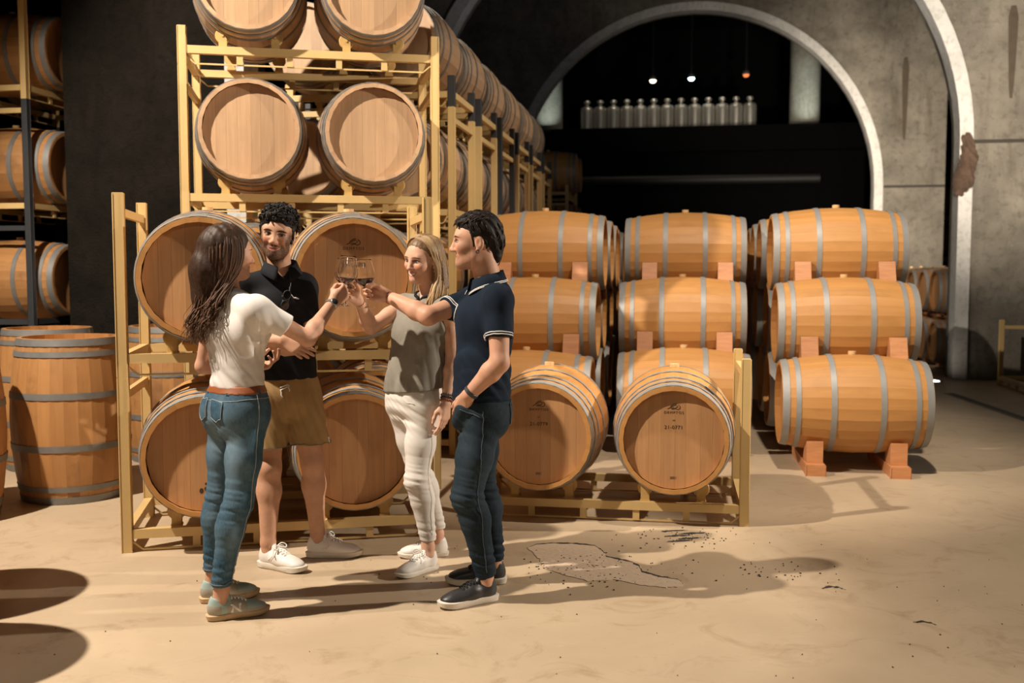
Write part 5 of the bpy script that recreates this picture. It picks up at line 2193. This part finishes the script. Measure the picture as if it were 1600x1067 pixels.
def collar(parent, nb, T, mat, r0, r1, stripes=None, h=.048):
    """polo collar folded around the neck, open at the front"""
    mb = MB()
    n = 30
    vs, fs = [], []
    rows = ((r0 * .93, -.012, 0), (r1, h * .8, 0), (r1 + .006, h * .86, 0), (r0 * 1.10 + .004, .010, .002), (r0 * 1.17 + .010, -.012, .004))
    for i in range(n + 1):
        a = math.radians(112) + math.radians(316) * i / n       # gap at the front (+Y)
        op = abs(i / n - .5) * 2
        for r, z, _ in rows:
            q = V3(math.cos(a) * r * 1.02, math.sin(a) * r * .95 + .012 + .020 * (op ** 3), z - .030 * op ** 2.2 - (.018 * op ** 6 if z < .02 else 0) + .018 * (1 - op))
            vs.append(nb + T @ q)
    m = len(rows)
    for i in range(n):
        for k in range(m - 1):
            fs.append((i * m + k, i * m + k + 1, (i + 1) * m + k + 1, (i + 1) * m + k))
    me = MB().add(vs, fs, True).mesh('collar', mat)
    o = new_obj('collar', me, None, parent)
    md = o.modifiers.new('thick', 'SOLIDIFY')
    md.thickness = .004
    md.offset = 0
    if stripes is not None:
        for t in (.45, .72):
            pts = []
            for i in range(n + 1):
                a, b = V3(vs[i * m + 3]), V3(vs[i * m + 4])
                p = lerp(a, b, t)
                c = nb + T @ V3(0, .012, 0)
                out = unit((p - c) * V3(1, 1, .3))
                pts.append(p + out * .0032)
            MB().tube(pts, .0026, 5, True, False, True, ((0, 0, 1), 1.0)).build('collar_stripe', stripes, o)
    return o


# ================================================================== blonde woman in grey top
def woman_blonde():
    J = dict(neck=(-0.412, 5.080, 1.392), chest=(-0.452, 5.075, 1.215), waist=(-0.482, 5.070, 1.035), pelvis=(-0.500, 5.055, 0.885),
             SR=(-0.565, 5.205, 1.338), SL=(-0.322, 4.965, 1.322), HR=(-0.560, 5.118, 0.820), HL=(-0.445, 4.990, 0.820))
    J['tf'] = (-.70, -.71, 0)
    J['pf'] = (-.72, -.69, 0)
    ER, WR = V3(-.722, 5.075, 1.230), V3(-.752, 4.885, 1.372)
    EL, WL = V3(-.300, 5.000, 1.075), V3(-.328, 4.915, .862)
    KR, KL = V3(-.485, 5.145, .465), V3(-.478, 4.925, .470)
    hL, hR = V3(-.388, 5.010, 0), V3(-.343, 5.235, 0)
    fL, fR = (-.68, -.73), (-.985, -.17)
    AL, AR = V3(-.426, 4.972, .125), V3(-.396, 5.226, .120)
    hc = V3(-.450, 5.060, 1.574)
    HRm = frame_of((-.60, -.77, -.16), (.14, 0.02, 1))
    hs = .98
    lo, hi = box_of([hc, (-.90, 4.72, 0), (-.22, 5.32, 0)], .03)
    v = Vol(lo, (hi[0], hi[1], 1.74), .0042)
    torso_prims(v, J, -.006, True)
    hips_prims(v, J, -.008, True)
    leg_prims(v, J['HR'], KR, AR, .070, .042, .029, (-.7, -.7, 0), 0)
    leg_prims(v, J['HL'], KL, AL, .070, .042, .029, (-.7, -.7, 0), 0)
    ankle_prims(v, AR, hR, fR, .031)
    ankle_prims(v, AL, hL, fL, .031)
    v.cap(V3(J['neck']) - V3(0, 0, .05), hc + HRm @ V3(0, -.018, -.06), .049, .046, .03)
    head_prims(v, hc, HRm, hs, True)
    arm_prims(v, J['SR'], ER, WR, .040, .034, .0235)
    arm_prims(v, J['SL'], EL, WL, .040, .033, .0235)
    grip = ((.75, 1.25, .8), (.85, 1.3, .8), (.9, 1.35, .8), (.95, 1.35, .8))
    PR, _ = hand_prims(v, WR, (-.62, -.55, .50), (.60, -.68, 0), True, grip, .05, ((.6, .5, .5), (.85, .2, .42), (.9, -.1, .5)), .92)
    rel = ((.15, .35, .25), (.22, .4, .25), (.3, .45, .3), (.4, .5, .3))
    hand_prims(v, WL, (-.10, -.12, -.98), (-.75, .55, 0), False, rel, .08, ((.75, .5, .35), (.95, .1, .25), (1, 0, .2)), .93)
    skin = skin_mat('skin_fair', (.68, .395, .275), dict(smile=4.2, teeth=.0050, mouth=(.029, .0105), lip=(.52, .13, .12), brow=(.14, .075, .04), browh=.0034, eye=.0040, iris=(.06, .05, .04), lash=(.035, .018, .012)))
    o = person('person', 'smiling blonde woman in grey sleeveless top and white jeans', v, skin, hc, HRm, hs)

    tex = fabric('grey_linen', (.235, .215, .180), (.30, .275, .235), 620, .85, .14)
    T = frame_of(J['tf'])
    nb = V3(J['neck'])
    v = Vol((-.80, 4.80, .84), (-.17, 5.36, 1.44), .005)
    torso_prims(v, J, .012, True)
    # loose, slightly flared body
    v.cap(V3(J['chest']) + T @ V3(0, .015, 0), V3(J['pelvis']) + V3(.004, 0, .06), .135, .172, .05, (J['tf'], .80))
    v.cap(nb + V3(0, 0, .0), nb + V3(0, 0, .12), .050, .09, .01, None, 'sub')
    v.cap(nb + T @ V3(0, .05, .03), nb + T @ V3(0, .12, -.055), .028, .010, .01, None, 'sub')
    for S, E_ in ((J['SR'], ER), (J['SL'], EL)):
        S = V3(S)
        ou = unit((S - V3(J['chest'])) * V3(1, 1, 0))
        v.cut
        sl, X, Y, Z = v.sub(S - .16, S + .16)
        d = (X - (S + ou * .012)[0]) * ou[0] + (Y - (S + ou * .012)[1]) * ou[1] + 0 * Z
        near = (X - S[0]) ** 2 + (Y - S[1]) ** 2 + (Z - S[2] + .03) ** 2 < .13 ** 2
        v.g[sl] = np.where(near, np.maximum(v.g[sl], d), v.g[sl])
    v.cut((-.50, 5.05, .905), (.10, 0.02, -1))
    f = fold(61, 64, 64, 22, 1.2)
    v.wobble(lambda X, Y, Z: .0062 * f(X, Y, Z) * np.clip((1.32 - Z) / .28, 0, 1))
    f2 = fold(62, 120, 80, 120, .9)
    v.wobble(lambda X, Y, Z: .004 * f2(X, Y, Z) * gauss(X, Y, Z, J['SR'], .10))
    v.cut((-.50, 5.05, .918), (.10, 0.02, -1))
    a_, f_ = v.arrays()
    tr = bvh_of(a_, f_)
    topo = new_obj('sleeveless_top', np_mesh('sleeveless_top', a_, f_, tex), None, o)
    # black neckband with a short placket
    blk = fabric('black_trim', (.012, .012, .014), None, 800, .8)
    pts = []
    for i in range(30):
        a = math.radians(100) + math.radians(340) * i / 29
        op = abs(i / 29 - .5) * 2
        pts.append(drape(tr, nb + T @ V3(math.cos(a) * .066, math.sin(a) * .066 + .01, .012 - .03 * op ** 3), .002))
    for z in (-.02, -.05, -.075):
        pts.append(drape(tr, nb + T @ V3(.004, .12, z - .01), .002))
    MB().tube(pts, .0085, 6, True, False, True).build('neckband', blk, topo)

    wh = fabric('white_denim', (.70, .655, .61), (.78, .74, .70), 600, .8, .05)
    v = Vol((-.72, 4.83, .10), (-.25, 5.32, 1.0), .0048)
    hips_prims(v, J, .004, True, .004)
    v.cap(V3(J['waist']) - V3(0, 0, .05), V3(J['pelvis']), .120, .146, .05, (J['pf'], .78))
    for Hp, K, A in ((J['HR'], KR, AR), (J['HL'], KL, AL)):
        leg_prims(v, Hp, K, V3(A) + V3(0, 0, .04), .085, .058, .041, (-.7, -.7, 0), .004)
    v.cut((0, 0, .97), (0, 0, 1))
    f = fold(71, 24, 20, 190, 1.3)
    f2 = fold(72, 60, 60, 120, 1.1)

    def jw(X, Y, Z):
        m = 0
        for K, A in ((KR, AR), (KL, AL)):
            m = m + gauss(X, Y, Z, K, .10) * .9 + gauss(X, Y, Z, V3(A) + V3(0, 0, .07), .08) * .8
        return .0044 * f(X, Y, Z) * m + .006 * f2(X, Y, Z) * gauss(X, Y, Z, (-.53, 5.0, .80), .12)
    v.wobble(jw)
    for A in (AR, AL):
        a = V3(A) + V3(0, 0, .030)
        sl, X, Y, Z = v.sub(a - .11, a + V3(.11, .11, .0))
        v.g[sl] = np.maximum(v.g[sl], (a[2] - Z) + 0 * X + 0 * Y)
    a_, f_ = v.arrays()
    tr = bvh_of(a_, f_)
    jn = new_obj('white_jeans', np_mesh('white_jeans', a_, f_, wh), None, o)
    Pf = frame_of(J['pf'])
    line = [drape(tr, V3(J['pelvis']) + Pf @ V3(-.24, .02, .06 - .8 * t), .001) for t in np.linspace(0, .95, 26)]
    MB().tube(line, .0014, 4).build('side_seam', M['white_rubber'], jn)
    line = [drape(tr, V3(J['pelvis']) + Pf @ V3(-.07 - .09 * t, .25 - .1 * t, .05 - .075 * t ** .6), .0012) for t in np.linspace(0, 1, 10)]
    MB().tube(line, .0016, 4).build('pocket_seam', M['white_rubber'], jn)

    for h, fd in ((hR, fR), (hL, fL)):
        s_, tree = shoe(o, h, fd, .93, M['white_leather'], M['white_rubber'], M['white_lace'], 'shoe', True, .026)
        v2 = [drape(tree, Vector((x, -.03, z)), .0018) for x, z in ((-.02, .055), (.02, .055), (.02, .085), (-.02, .085))]
        me, _ = patch_mesh('heel_tab', tree, (0, -.05, .07), (1, 0, 0), (0, 0, 1), [(-.022, .016), (.022, .016), (.024, -.016), (-.024, -.016)], .002, M['hoop_dark'])
        new_obj('heel_tab', me, None, s_)
    # bracelets on the hanging wrist
    dv = unit(WL - EL)
    for k, (off, mt) in enumerate(((.012, 'brown_leather'), (.026, 'black'), (.040, 'hoop_dark'))):
        c = WL - dv * off
        u = unit(np.cross(dv, (1, 0, 0)))
        w = np.cross(dv, u)
        mb = MB()
        nb_ = 16
        for i in range(nb_):
            a = 2 * PI * i / nb_
            p = c + (u * math.cos(a) + w * math.sin(a)) * .0285
            mb.lathe([(0, -.0055), (.004, -.0038), (.0055, 0), (.004, .0038), (0, .0055)], 7, Matrix.Translation(p))
        mb.build('bead_bracelet', M[mt], o)
    new_obj('cord_bracelet', ring_mesh('cord_bracelet', WR - unit(WR - ER) * .012, unit(WR - ER), .0245, .004, .002, M['brown_leather']), None, o)

    # hair: side parting, smooth lengths to the chest
    hm = hair_mat('blonde_hair', (.13, .070, .034), (.74, .52, .29), .45)

    def L(x, y, z):
        return hc + HRm @ (V3(x, y, z) * hs)
    v = Vol(hc - .26, hc + .2, .005)
    v.ell(L(0, -.016, .041), V3(.083, .099, .091) * hs, HRm, .01)
    v.ell(L(.008, .112, -.020), V3(.070, .080, .108) * hs, HRm, .014, 'sub')
    v.cap(L(-.055, -.045, .0), L(-.085, -.035, -.14), .045, .042, .03)
    v.cap(L(.055, -.055, .0), L(.050, -.060, -.10), .042, .035, .03)
    v.cap(L(0, -.06, .0), L(-.01, -.070, -.13), .06, .05, .03)
    fo = fold(81, 160, 160, 24, 1.0)
    v.wobble(lambda X, Y, Z: .0025 * fo(X, Y, Z))
    me = v.mesh('hair', hm)
    at = me.attributes.new('tone', 'FLOAT', 'POINT')
    at.data.foreach_set('value', np.full(len(me.vertices), .10, np.float32))
    hair = new_obj('hair', me, None, o)
    rg = np.random.RandomState(9)
    locks = []
    for i in range(420):
        left = rg.uniform() < .62            # her left (local -x), the side towards us
        q = rg.uniform(0, 1)                  # 0 front .. 1 back
        part = L(.022, .078 - .15 * q, .112 + .020 * math.sin(q * PI))
        sg = -1 if left else 1
        yb = .062 - .150 * q
        rr = rg.uniform(.97, 1.06)
        def sk(x, y, z, k):
            u = V3(x, y, z)
            u = u / math.sqrt((u[0] / .079) ** 2 + (u[1] / .098) ** 2 + (u[2] / .089) ** 2)
            return L(u[0] * k, -.014 + u[1] * k, .039 + u[2] * k)
        part = sk(.20, .62 - 1.35 * q, .9, 1.02 * rr)
        m1 = sk(sg * .55, .62 - 1.35 * q, .72, 1.06 * rr)
        m2 = sk(sg * .95, .42 - 1.0 * q, .08, 1.13 * rr)
        m3 = L(sg * (.094 + .010 * rg.uniform(-1, 1)), yb * .55 - .028, -.07)
        if left:
            end = L(-.098 + .040 * rg.uniform(-1, 1), .118 - .135 * q + .02 * rg.uniform(-1, 1), -rg.uniform(.22, .42 - .14 * q))
            m4 = L(-.112 + .02 * rg.uniform(-1, 1), .075 - .125 * q, -.165)
        else:
            end = L(.070 + .02 * rg.uniform(-1, 1), -.03 - .05 * q, -rg.uniform(.13, .22))
            m4 = L(.082, -.03 - .05 * q, -.11)
        pts = cat([part, m1, m2, m3, m4, end], 5)
        ph = rg.uniform(0, 6.28)
        ax1 = HRm @ V3(1, 0, 0)
        P2 = [p + ax1 * math.sin(ph + 5 * k / len(pts)) * .004 * (k / len(pts)) for k, p in enumerate(pts)]
        hl = rg.uniform(.35, 1.0)
        locks.append((P2, rg.uniform(.003, .0065), rg.uniform(.02, .25) + (.25 if q < .35 else 0), hl))
    new_obj('hair_locks', locks_mesh('hair_locks', locks, hm), None, hair)
    MB().lathe([(0, -.006), (.005, -.003), (.006, 0), (.005, .003), (0, .006)], 10, Matrix.Translation(L(-.080, .004, -.052))).build('earring', M['gold'], o)
    return PR(.112, .004, .026)


# ================================================================== man in navy polo, hand in pocket
def man_navy():
    J = dict(neck=(-0.098, 4.655, 1.462), chest=(-0.128, 4.645, 1.255), waist=(-0.140, 4.625, 1.060), pelvis=(-0.142, 4.610, 0.905),
             SL=(-0.062, 4.470, 1.392), SR=(-0.178, 4.825, 1.385), HL=(-0.135, 4.522, 0.845), HR=(-0.150, 4.700, 0.845))
    J['tf'] = (-.95, -.28, 0)
    J['pf'] = (-.99, -.12, 0)
    ER, WR = V3(-.393, 4.650, 1.305), V3(-.592, 4.800, 1.392)
    EL, WL = V3(-.055, 4.400, 1.110), V3(-.196, 4.440, .960)
    KL, KR = V3(-.206, 4.455, .495), V3(-.150, 4.735, .485)
    hL, hR = V3(-.073, 4.520, 0), V3(-.030, 4.765, 0)
    fL, fR = (-.87, -.49), (-.998, -.06)
    AL, AR = V3(-.124, 4.492, .125), V3(-.088, 4.762, .125)
    hc = V3(-.163, 4.635, 1.650)
    HRm = frame_of((-.995, -.06, -.03), (0.05, 0, 1))
    hs = 1.07
    lo, hi = box_of([hc, (-.76, 4.33, 0), (.08, 4.93, 0)], .03)
    v = Vol(lo, (hi[0], hi[1], 1.83), .0045)
    torso_prims(v, J, -.010)
    hips_prims(v, J, -.010)
    leg_prims(v, J['HR'], KR, AR, .080, .050, .036, (-1, -.1, 0), 0)
    leg_prims(v, J['HL'], KL, AL, .080, .050, .036, (-1, -.1, 0), 0)
    ankle_prims(v, AR, hR, fR, .036)
    ankle_prims(v, AL, hL, fL, .036)
    v.cap(V3(J['neck']) - V3(0, 0, .05), hc + HRm @ V3(0, -.024, -.06), .064, .060, .03)
    head_prims(v, hc, HRm, hs)
    arm_prims(v, J['SR'], ER, WR, .050, .042, .028)
    arm_prims(v, J['SL'], EL, WL, .050, .042, .029)
    grip = ((.75, 1.25, .8), (.85, 1.3, .8), (.9, 1.35, .8), (.95, 1.35, .8))
    PR, _ = hand_prims(v, WR, (-.96, .05, .22), (0, -1, 0), True, grip, .05, ((.7, .35, .62), (.9, .05, .42), (.8, -.15, .6)), 1.0)
    hand_prims(v, WL, (-.42, .42, -.80), (.45, .88, .10), False, ((.25, .3, .1),) * 4, .02, ((.9, .35, .1), (1, .2, .1), (1, .1, .1)), .96)
    skin = skin_mat('skin_tanned', (.60, .325, .215), dict(smile=3.5, brow=(.03, .015, .010), browh=.0042, eye=.0045, lip=(.45, .16, .13), beard=(.12, .06, .04, .35)))
    o = person('person', 'man in navy polo and dark jeans with one hand in his pocket', v, skin, hc, HRm, hs)

    nav = fabric('navy_pique', (.0045, .010, .022), (.008, .017, .033), 900, .9, .15)
    T = frame_of(J['tf'])
    nb = V3(J['neck'])
    v = Vol((-.36, 4.36, .86), (.12, 4.95, 1.53), .005)
    torso_prims(v, J, .010, False)
    v.cap(V3(J['waist']), V3(J['pelvis']) + V3(0, 0, .02), .150, .158, .05, (J['tf'], .80))
    sR, sL = lerp(J['SR'], ER, .62), lerp(J['SL'], EL, .62)
    v.sleeve(J['SR'], sR, .060, .058, .035)
    v.sleeve(J['SL'], sL, .060, .060, .030)
    v.cut((0, 0, .905), (0, 0, -1))
    v.cap(nb + V3(0, 0, .0), nb + V3(0, 0, .12), .060, .10, .01, None, 'sub')
    v.cap(nb + T @ V3(0, .05, .03), nb + T @ V3(0, .12, -.06), .022, .005, .01, None, 'sub')
    f = fold(91, 52, 46, 62, 1.4)
    v.wobble(lambda X, Y, Z: .0050 * f(X, Y, Z) * np.clip((1.36 - Z) / .25, .15, 1))
    f2 = fold(92, 20, 20, 150, 1.0)
    v.wobble(lambda X, Y, Z: .004 * f2(X, Y, Z) * np.exp(-((Z - .93) / .05) ** 2))
    v.cut((0, 0, .908), (0, 0, -1))
    a_, f_ = v.arrays()
    tr = bvh_of(a_, f_)
    polo = new_obj('polo_shirt', np_mesh('polo_shirt', a_, f_, nav), None, o)
    strip = fabric('white_knit', (.70, .68, .66), None, 800, .8, .05)
    collar(polo, nb, T, nav, .072, .066, strip)
    for sE, S, E_ in ((sR, J['SR'], ER), (sL, J['SL'], EL)):
        dv = unit(V3(E_) - V3(S))
        for k in (.009, .020):
            MB().tube(ring_drape(tr, sE - dv * k, dv, .075, .0006), .0026, 5, False, True).build('sleeve_stripe', strip, polo)

    dn = denim('dark_denim', (.0055, .012, .020), (.015, .028, .041), (.055, .083, .105))
    v = Vol((-.34, 4.33, .09), (.06, 4.87, .96), .0048)
    hips_prims(v, J, .008, False, .004)
    v.cap(V3(J['waist']) - V3(0, 0, .08), V3(J['pelvis']), .142, .152, .05, (J['pf'], .80))
    for Hp, K, A in ((J['HR'], KR, AR), (J['HL'], KL, AL)):
        leg_prims(v, Hp, K, V3(A) + V3(0, 0, .02), .094, .068, .050, (-1, -.1, 0), .004)
    v.cap(WL + V3(-.028, .034, -.075), WL + V3(-.050, .060, -.135), .036, .030, .03)
    v.cut((0, 0, .925), (0, 0, 1))
    f = fold(101, 26, 22, 180, 1.3)
    f2 = fold(102, 60, 60, 110, 1.1)

    def jw(X, Y, Z):
        m = 0
        for K, A in ((KR, AR), (KL, AL)):
            m = m + gauss(X, Y, Z, K, .12) * .8 + gauss(X, Y, Z, V3(A) + V3(0, 0, .05), .09) * 1.3
        return .0052 * f(X, Y, Z) * m + .0065 * f2(X, Y, Z) * gauss(X, Y, Z, (-.2, 4.55, .78), .13)
    v.wobble(jw)
    for A in (AR, AL):
        a = V3(A) + V3(0, 0, -.035)
        sl, X, Y, Z = v.sub(a - .11, a + V3(.11, .11, .0))
        v.g[sl] = np.maximum(v.g[sl], (a[2] - Z) + 0 * X + 0 * Y)
    a_, f_ = v.arrays()
    me = np_mesh('jeans', a_, f_, dn)
    set_fade(me, lambda x, y, z: .5 * np.exp(-((z - .66) / .16) ** 2) * np.exp(-((x + .19) / .06) ** 2) + .35 * np.exp(-((z - .5) / .05) ** 2) * np.exp(-((x + .25) / .05) ** 2))
    tr = bvh_of(a_, f_)
    jn = new_obj('jeans', me, None, o)
    Pf = frame_of(J['pf'])
    for cx in (-.078, .078):
        c = V3(J['pelvis']) + Pf @ V3(cx * 1.25, -.20, -.035)
        me, line = patch_mesh('back_pocket', tr, c, Pf @ V3(1, .45 * (1 if cx < 0 else -1), 0), (0, 0, 1), [(-.062, .07), (.062, .07), (.058, -.055), (0, -.080), (-.058, -.055)], .004, None)
        me.materials.append(dn)
        pk = new_obj('back_pocket', me, None, jn)
        MB().tube(line, .0012, 4, False, True).build('stitching', M['dark_thread'], pk)
    line = [drape(tr, V3(J['pelvis']) + Pf @ V3(-.26, .015 - .03 * t, .0 - .78 * t), .001) for t in np.linspace(0, .98, 30)]
    MB().tube(line, .0015, 4).build('side_seam', M['dark_thread'], jn)
    line = [drape(tr, V3(J['pelvis']) + Pf @ V3(-.22, .14 - .11 * t, .005 - .05 * t), .002) for t in np.linspace(0, 1, 12)]
    MB().tube(line, .0020, 4).build('pocket_edge', M['dark_thread'], jn)

    for h, fd in ((hR, fR), (hL, fL)):
        shoe(o, h, fd, 1.03, M['black_leather'], M['white_rubber'], M['black_lace'], 'shoe', False, .030)
    dv = unit(WL - EL)
    new_obj('bracelet', ring_mesh('bracelet', WL - dv * .020, dv, .0315, .020, .004, M['black']), None, o)
    dv = unit(WR - ER)
    new_obj('cord_bracelet', ring_mesh('cord_bracelet', WR - dv * .012, dv, .029, .010, .003, M['brown_leather']), None, o)

    # hair: short at the back and sides, fuller on top
    hm = hair_mat('dark_brown_hair', (.007, .005, .004), (.045, .029, .024), .6)

    def L(x, y, z):
        return hc + HRm @ (V3(x, y, z) * hs)
    v = Vol(hc - .18, hc + .2, .0045)
    v.ell(L(0, -.016, .044), V3(.082, .100, .090) * hs, HRm, .01)
    v.ell(L(0, .000, .090), V3(.068, .078, .036) * hs, HRm, .03)
    v.cap(L(0, -.080, .0), L(0, -.075, -.062), .044, .036, .03)
    v.ell(L(0, .118, -.015), V3(.095, .082, .090) * hs, HRm, .012, 'sub')
    v.cut(L(0, 0, -.052), HRm @ V3(0, .80, -1))
    for s_ in (-1, 1):
        v.ell(L(s_ * .084, -.010, -.014), V3(.020, .022, .034) * hs, HRm, .008, 'sub')
        v.cap(L(s_ * .071, .020, .03), L(s_ * .070, .014, -.018), .009, .004, .01)
    fo = fold(111, 120, 120, 120, .9)
    v.wobble(lambda X, Y, Z: .0025 * fo(X, Y, Z))
    a_, f_ = v.arrays()
    me = np_mesh('hair', a_, f_, hm)
    at = me.attributes.new('tone', 'FLOAT', 'POINT')
    at.data.foreach_set('value', np.full(len(me.vertices), .10, np.float32))
    hair = new_obj('hair', me, None, o)
    lk = scalp_locks(bvh_of(a_, f_), hc, HRm, hs, 420, .034, .0030, 8, .004, lambda u, l=None: (u[2] > .1 or u[1] < -.1) and (l is None or l[2] > .02 or l[1] < -.03), lambda l, r: (r.uniform(-.4, .4), 1.0 if l[2] > .09 else -.3, -.2 if l[2] > .09 else -1), (0, .9))
    new_obj('hair_locks', locks_mesh('hair_locks', lk, hm), None, hair)
    MB().tube([V3(L(-.083, .0, -.042)) + HRm @ V3(0, .0075 * math.cos(a), .0075 * math.sin(a)) for a in np.linspace(0, 2 * PI, 16)[:-1]], .0022, 6, False, True).build('earring', M['black'], o)
    return PR(.112, .004, .026)


# ------------------------------------------------------------------ wine glasses
def glass_mats():
    t = NT('clear_glass')
    t.b.inputs['Transmission Weight'].default_value = 1.0
    t.b.inputs['IOR'].default_value = 1.45
    t.col((1, 1, 1))
    t.set(.0)
    M['glass'] = t.m
    t = NT('red_wine')
    t.col((.045, .003, .007))
    t.b.inputs['Transmission Weight'].default_value = .0
    t.b.inputs['IOR'].default_value = 1.34
    t.set(.03)
    M['wine'] = t.m


glass_mats()


def wine_glass(grip, tilt, fill, label):
    """stands on local origin; held at its stem"""
    R = Vector((0, 0, 1)).rotation_difference(Vector(unit(tilt))).to_matrix().to_4x4()
    base = V3(grip) - unit(tilt) * .082
    root = empty('wine_glass', Matrix.Translation(base) @ R)
    tag(root, label, 'wine glass', 'wine glasses held together in the toast')
    th = .0011
    bowl = [(.004, .100), (.012, .103), (.030, .113), (.045, .130), (.0515, .150), (.0505, .172), (.045, .198), (.038, .225), (.0365, .232)]
    inner = [(r - th, z + (.0012 if i < 3 else 0)) for i, (r, z) in reversed(list(enumerate(bowl)))]
    MB().lathe(bowl + inner, 40, None, True).build('bowl', M['glass'], root)
    MB().lathe([(.0045, .103), (.0036, .090), (.0033, .060), (.0034, .025), (.0055, .010), (.010, .006)], 16).build('stem', M['glass'], root)
    MB().lathe([(.010, .0065), (.025, .0035), (.040, .0018), (.041, .0010), (.040, 0), (.0, 0.0004)], 40).build('foot', M['glass'], root)
    prof = [(0, .1035)]
    for r, z in bowl:
        if z < fill:
            prof.append((max(.001, r - th - .0006), z + .0016))
    prof += [(np.interp(fill, [p[1] for p in bowl], [p[0] for p in bowl]) - th - .0006, fill), (0, fill)]
    MB().lathe(prof, 40).build('wine', M['wine'], root)


g1 = woman_brown()
man_black()
g2 = woman_blonde()
g3 = man_navy()
wine_glass(g1, (.10, 0, 1), .130, 'wine glass with little wine held by the long-haired woman')
wine_glass(g2, (-.02, 0, 1), .128, 'wine glass held by the blonde woman')
wine_glass(g3, (-.06, 0, 1), .143, 'wine glass with dark red wine held by the man in navy')


# broken brown patch on the white edge of the larger arch
v = Vol((-.25, -.16, -.5), (.25, .16, .5), .012)
v.chain([(.02, 0, .38), (.05, 0, .1), (-.01, 0, -.2), (-.06, 0, -.36)], (.07, .10, .12, .06), .05)
fc = fold(201, 60, 60, 40, 1.5)
v.wobble(lambda X, Y, Z: .022 * fc(X, Y, Z))
M['broken'] = concrete('broken_masonry', (.10, .062, .042), (.20, .125, .085), (.05, .032, .022), .95, 6.0, 1.0)
ob = new_obj('broken_edge', v.mesh('broken_edge', M['broken']), None, tb, Matrix.Translation((AR + .04, -.02, 2.98)))
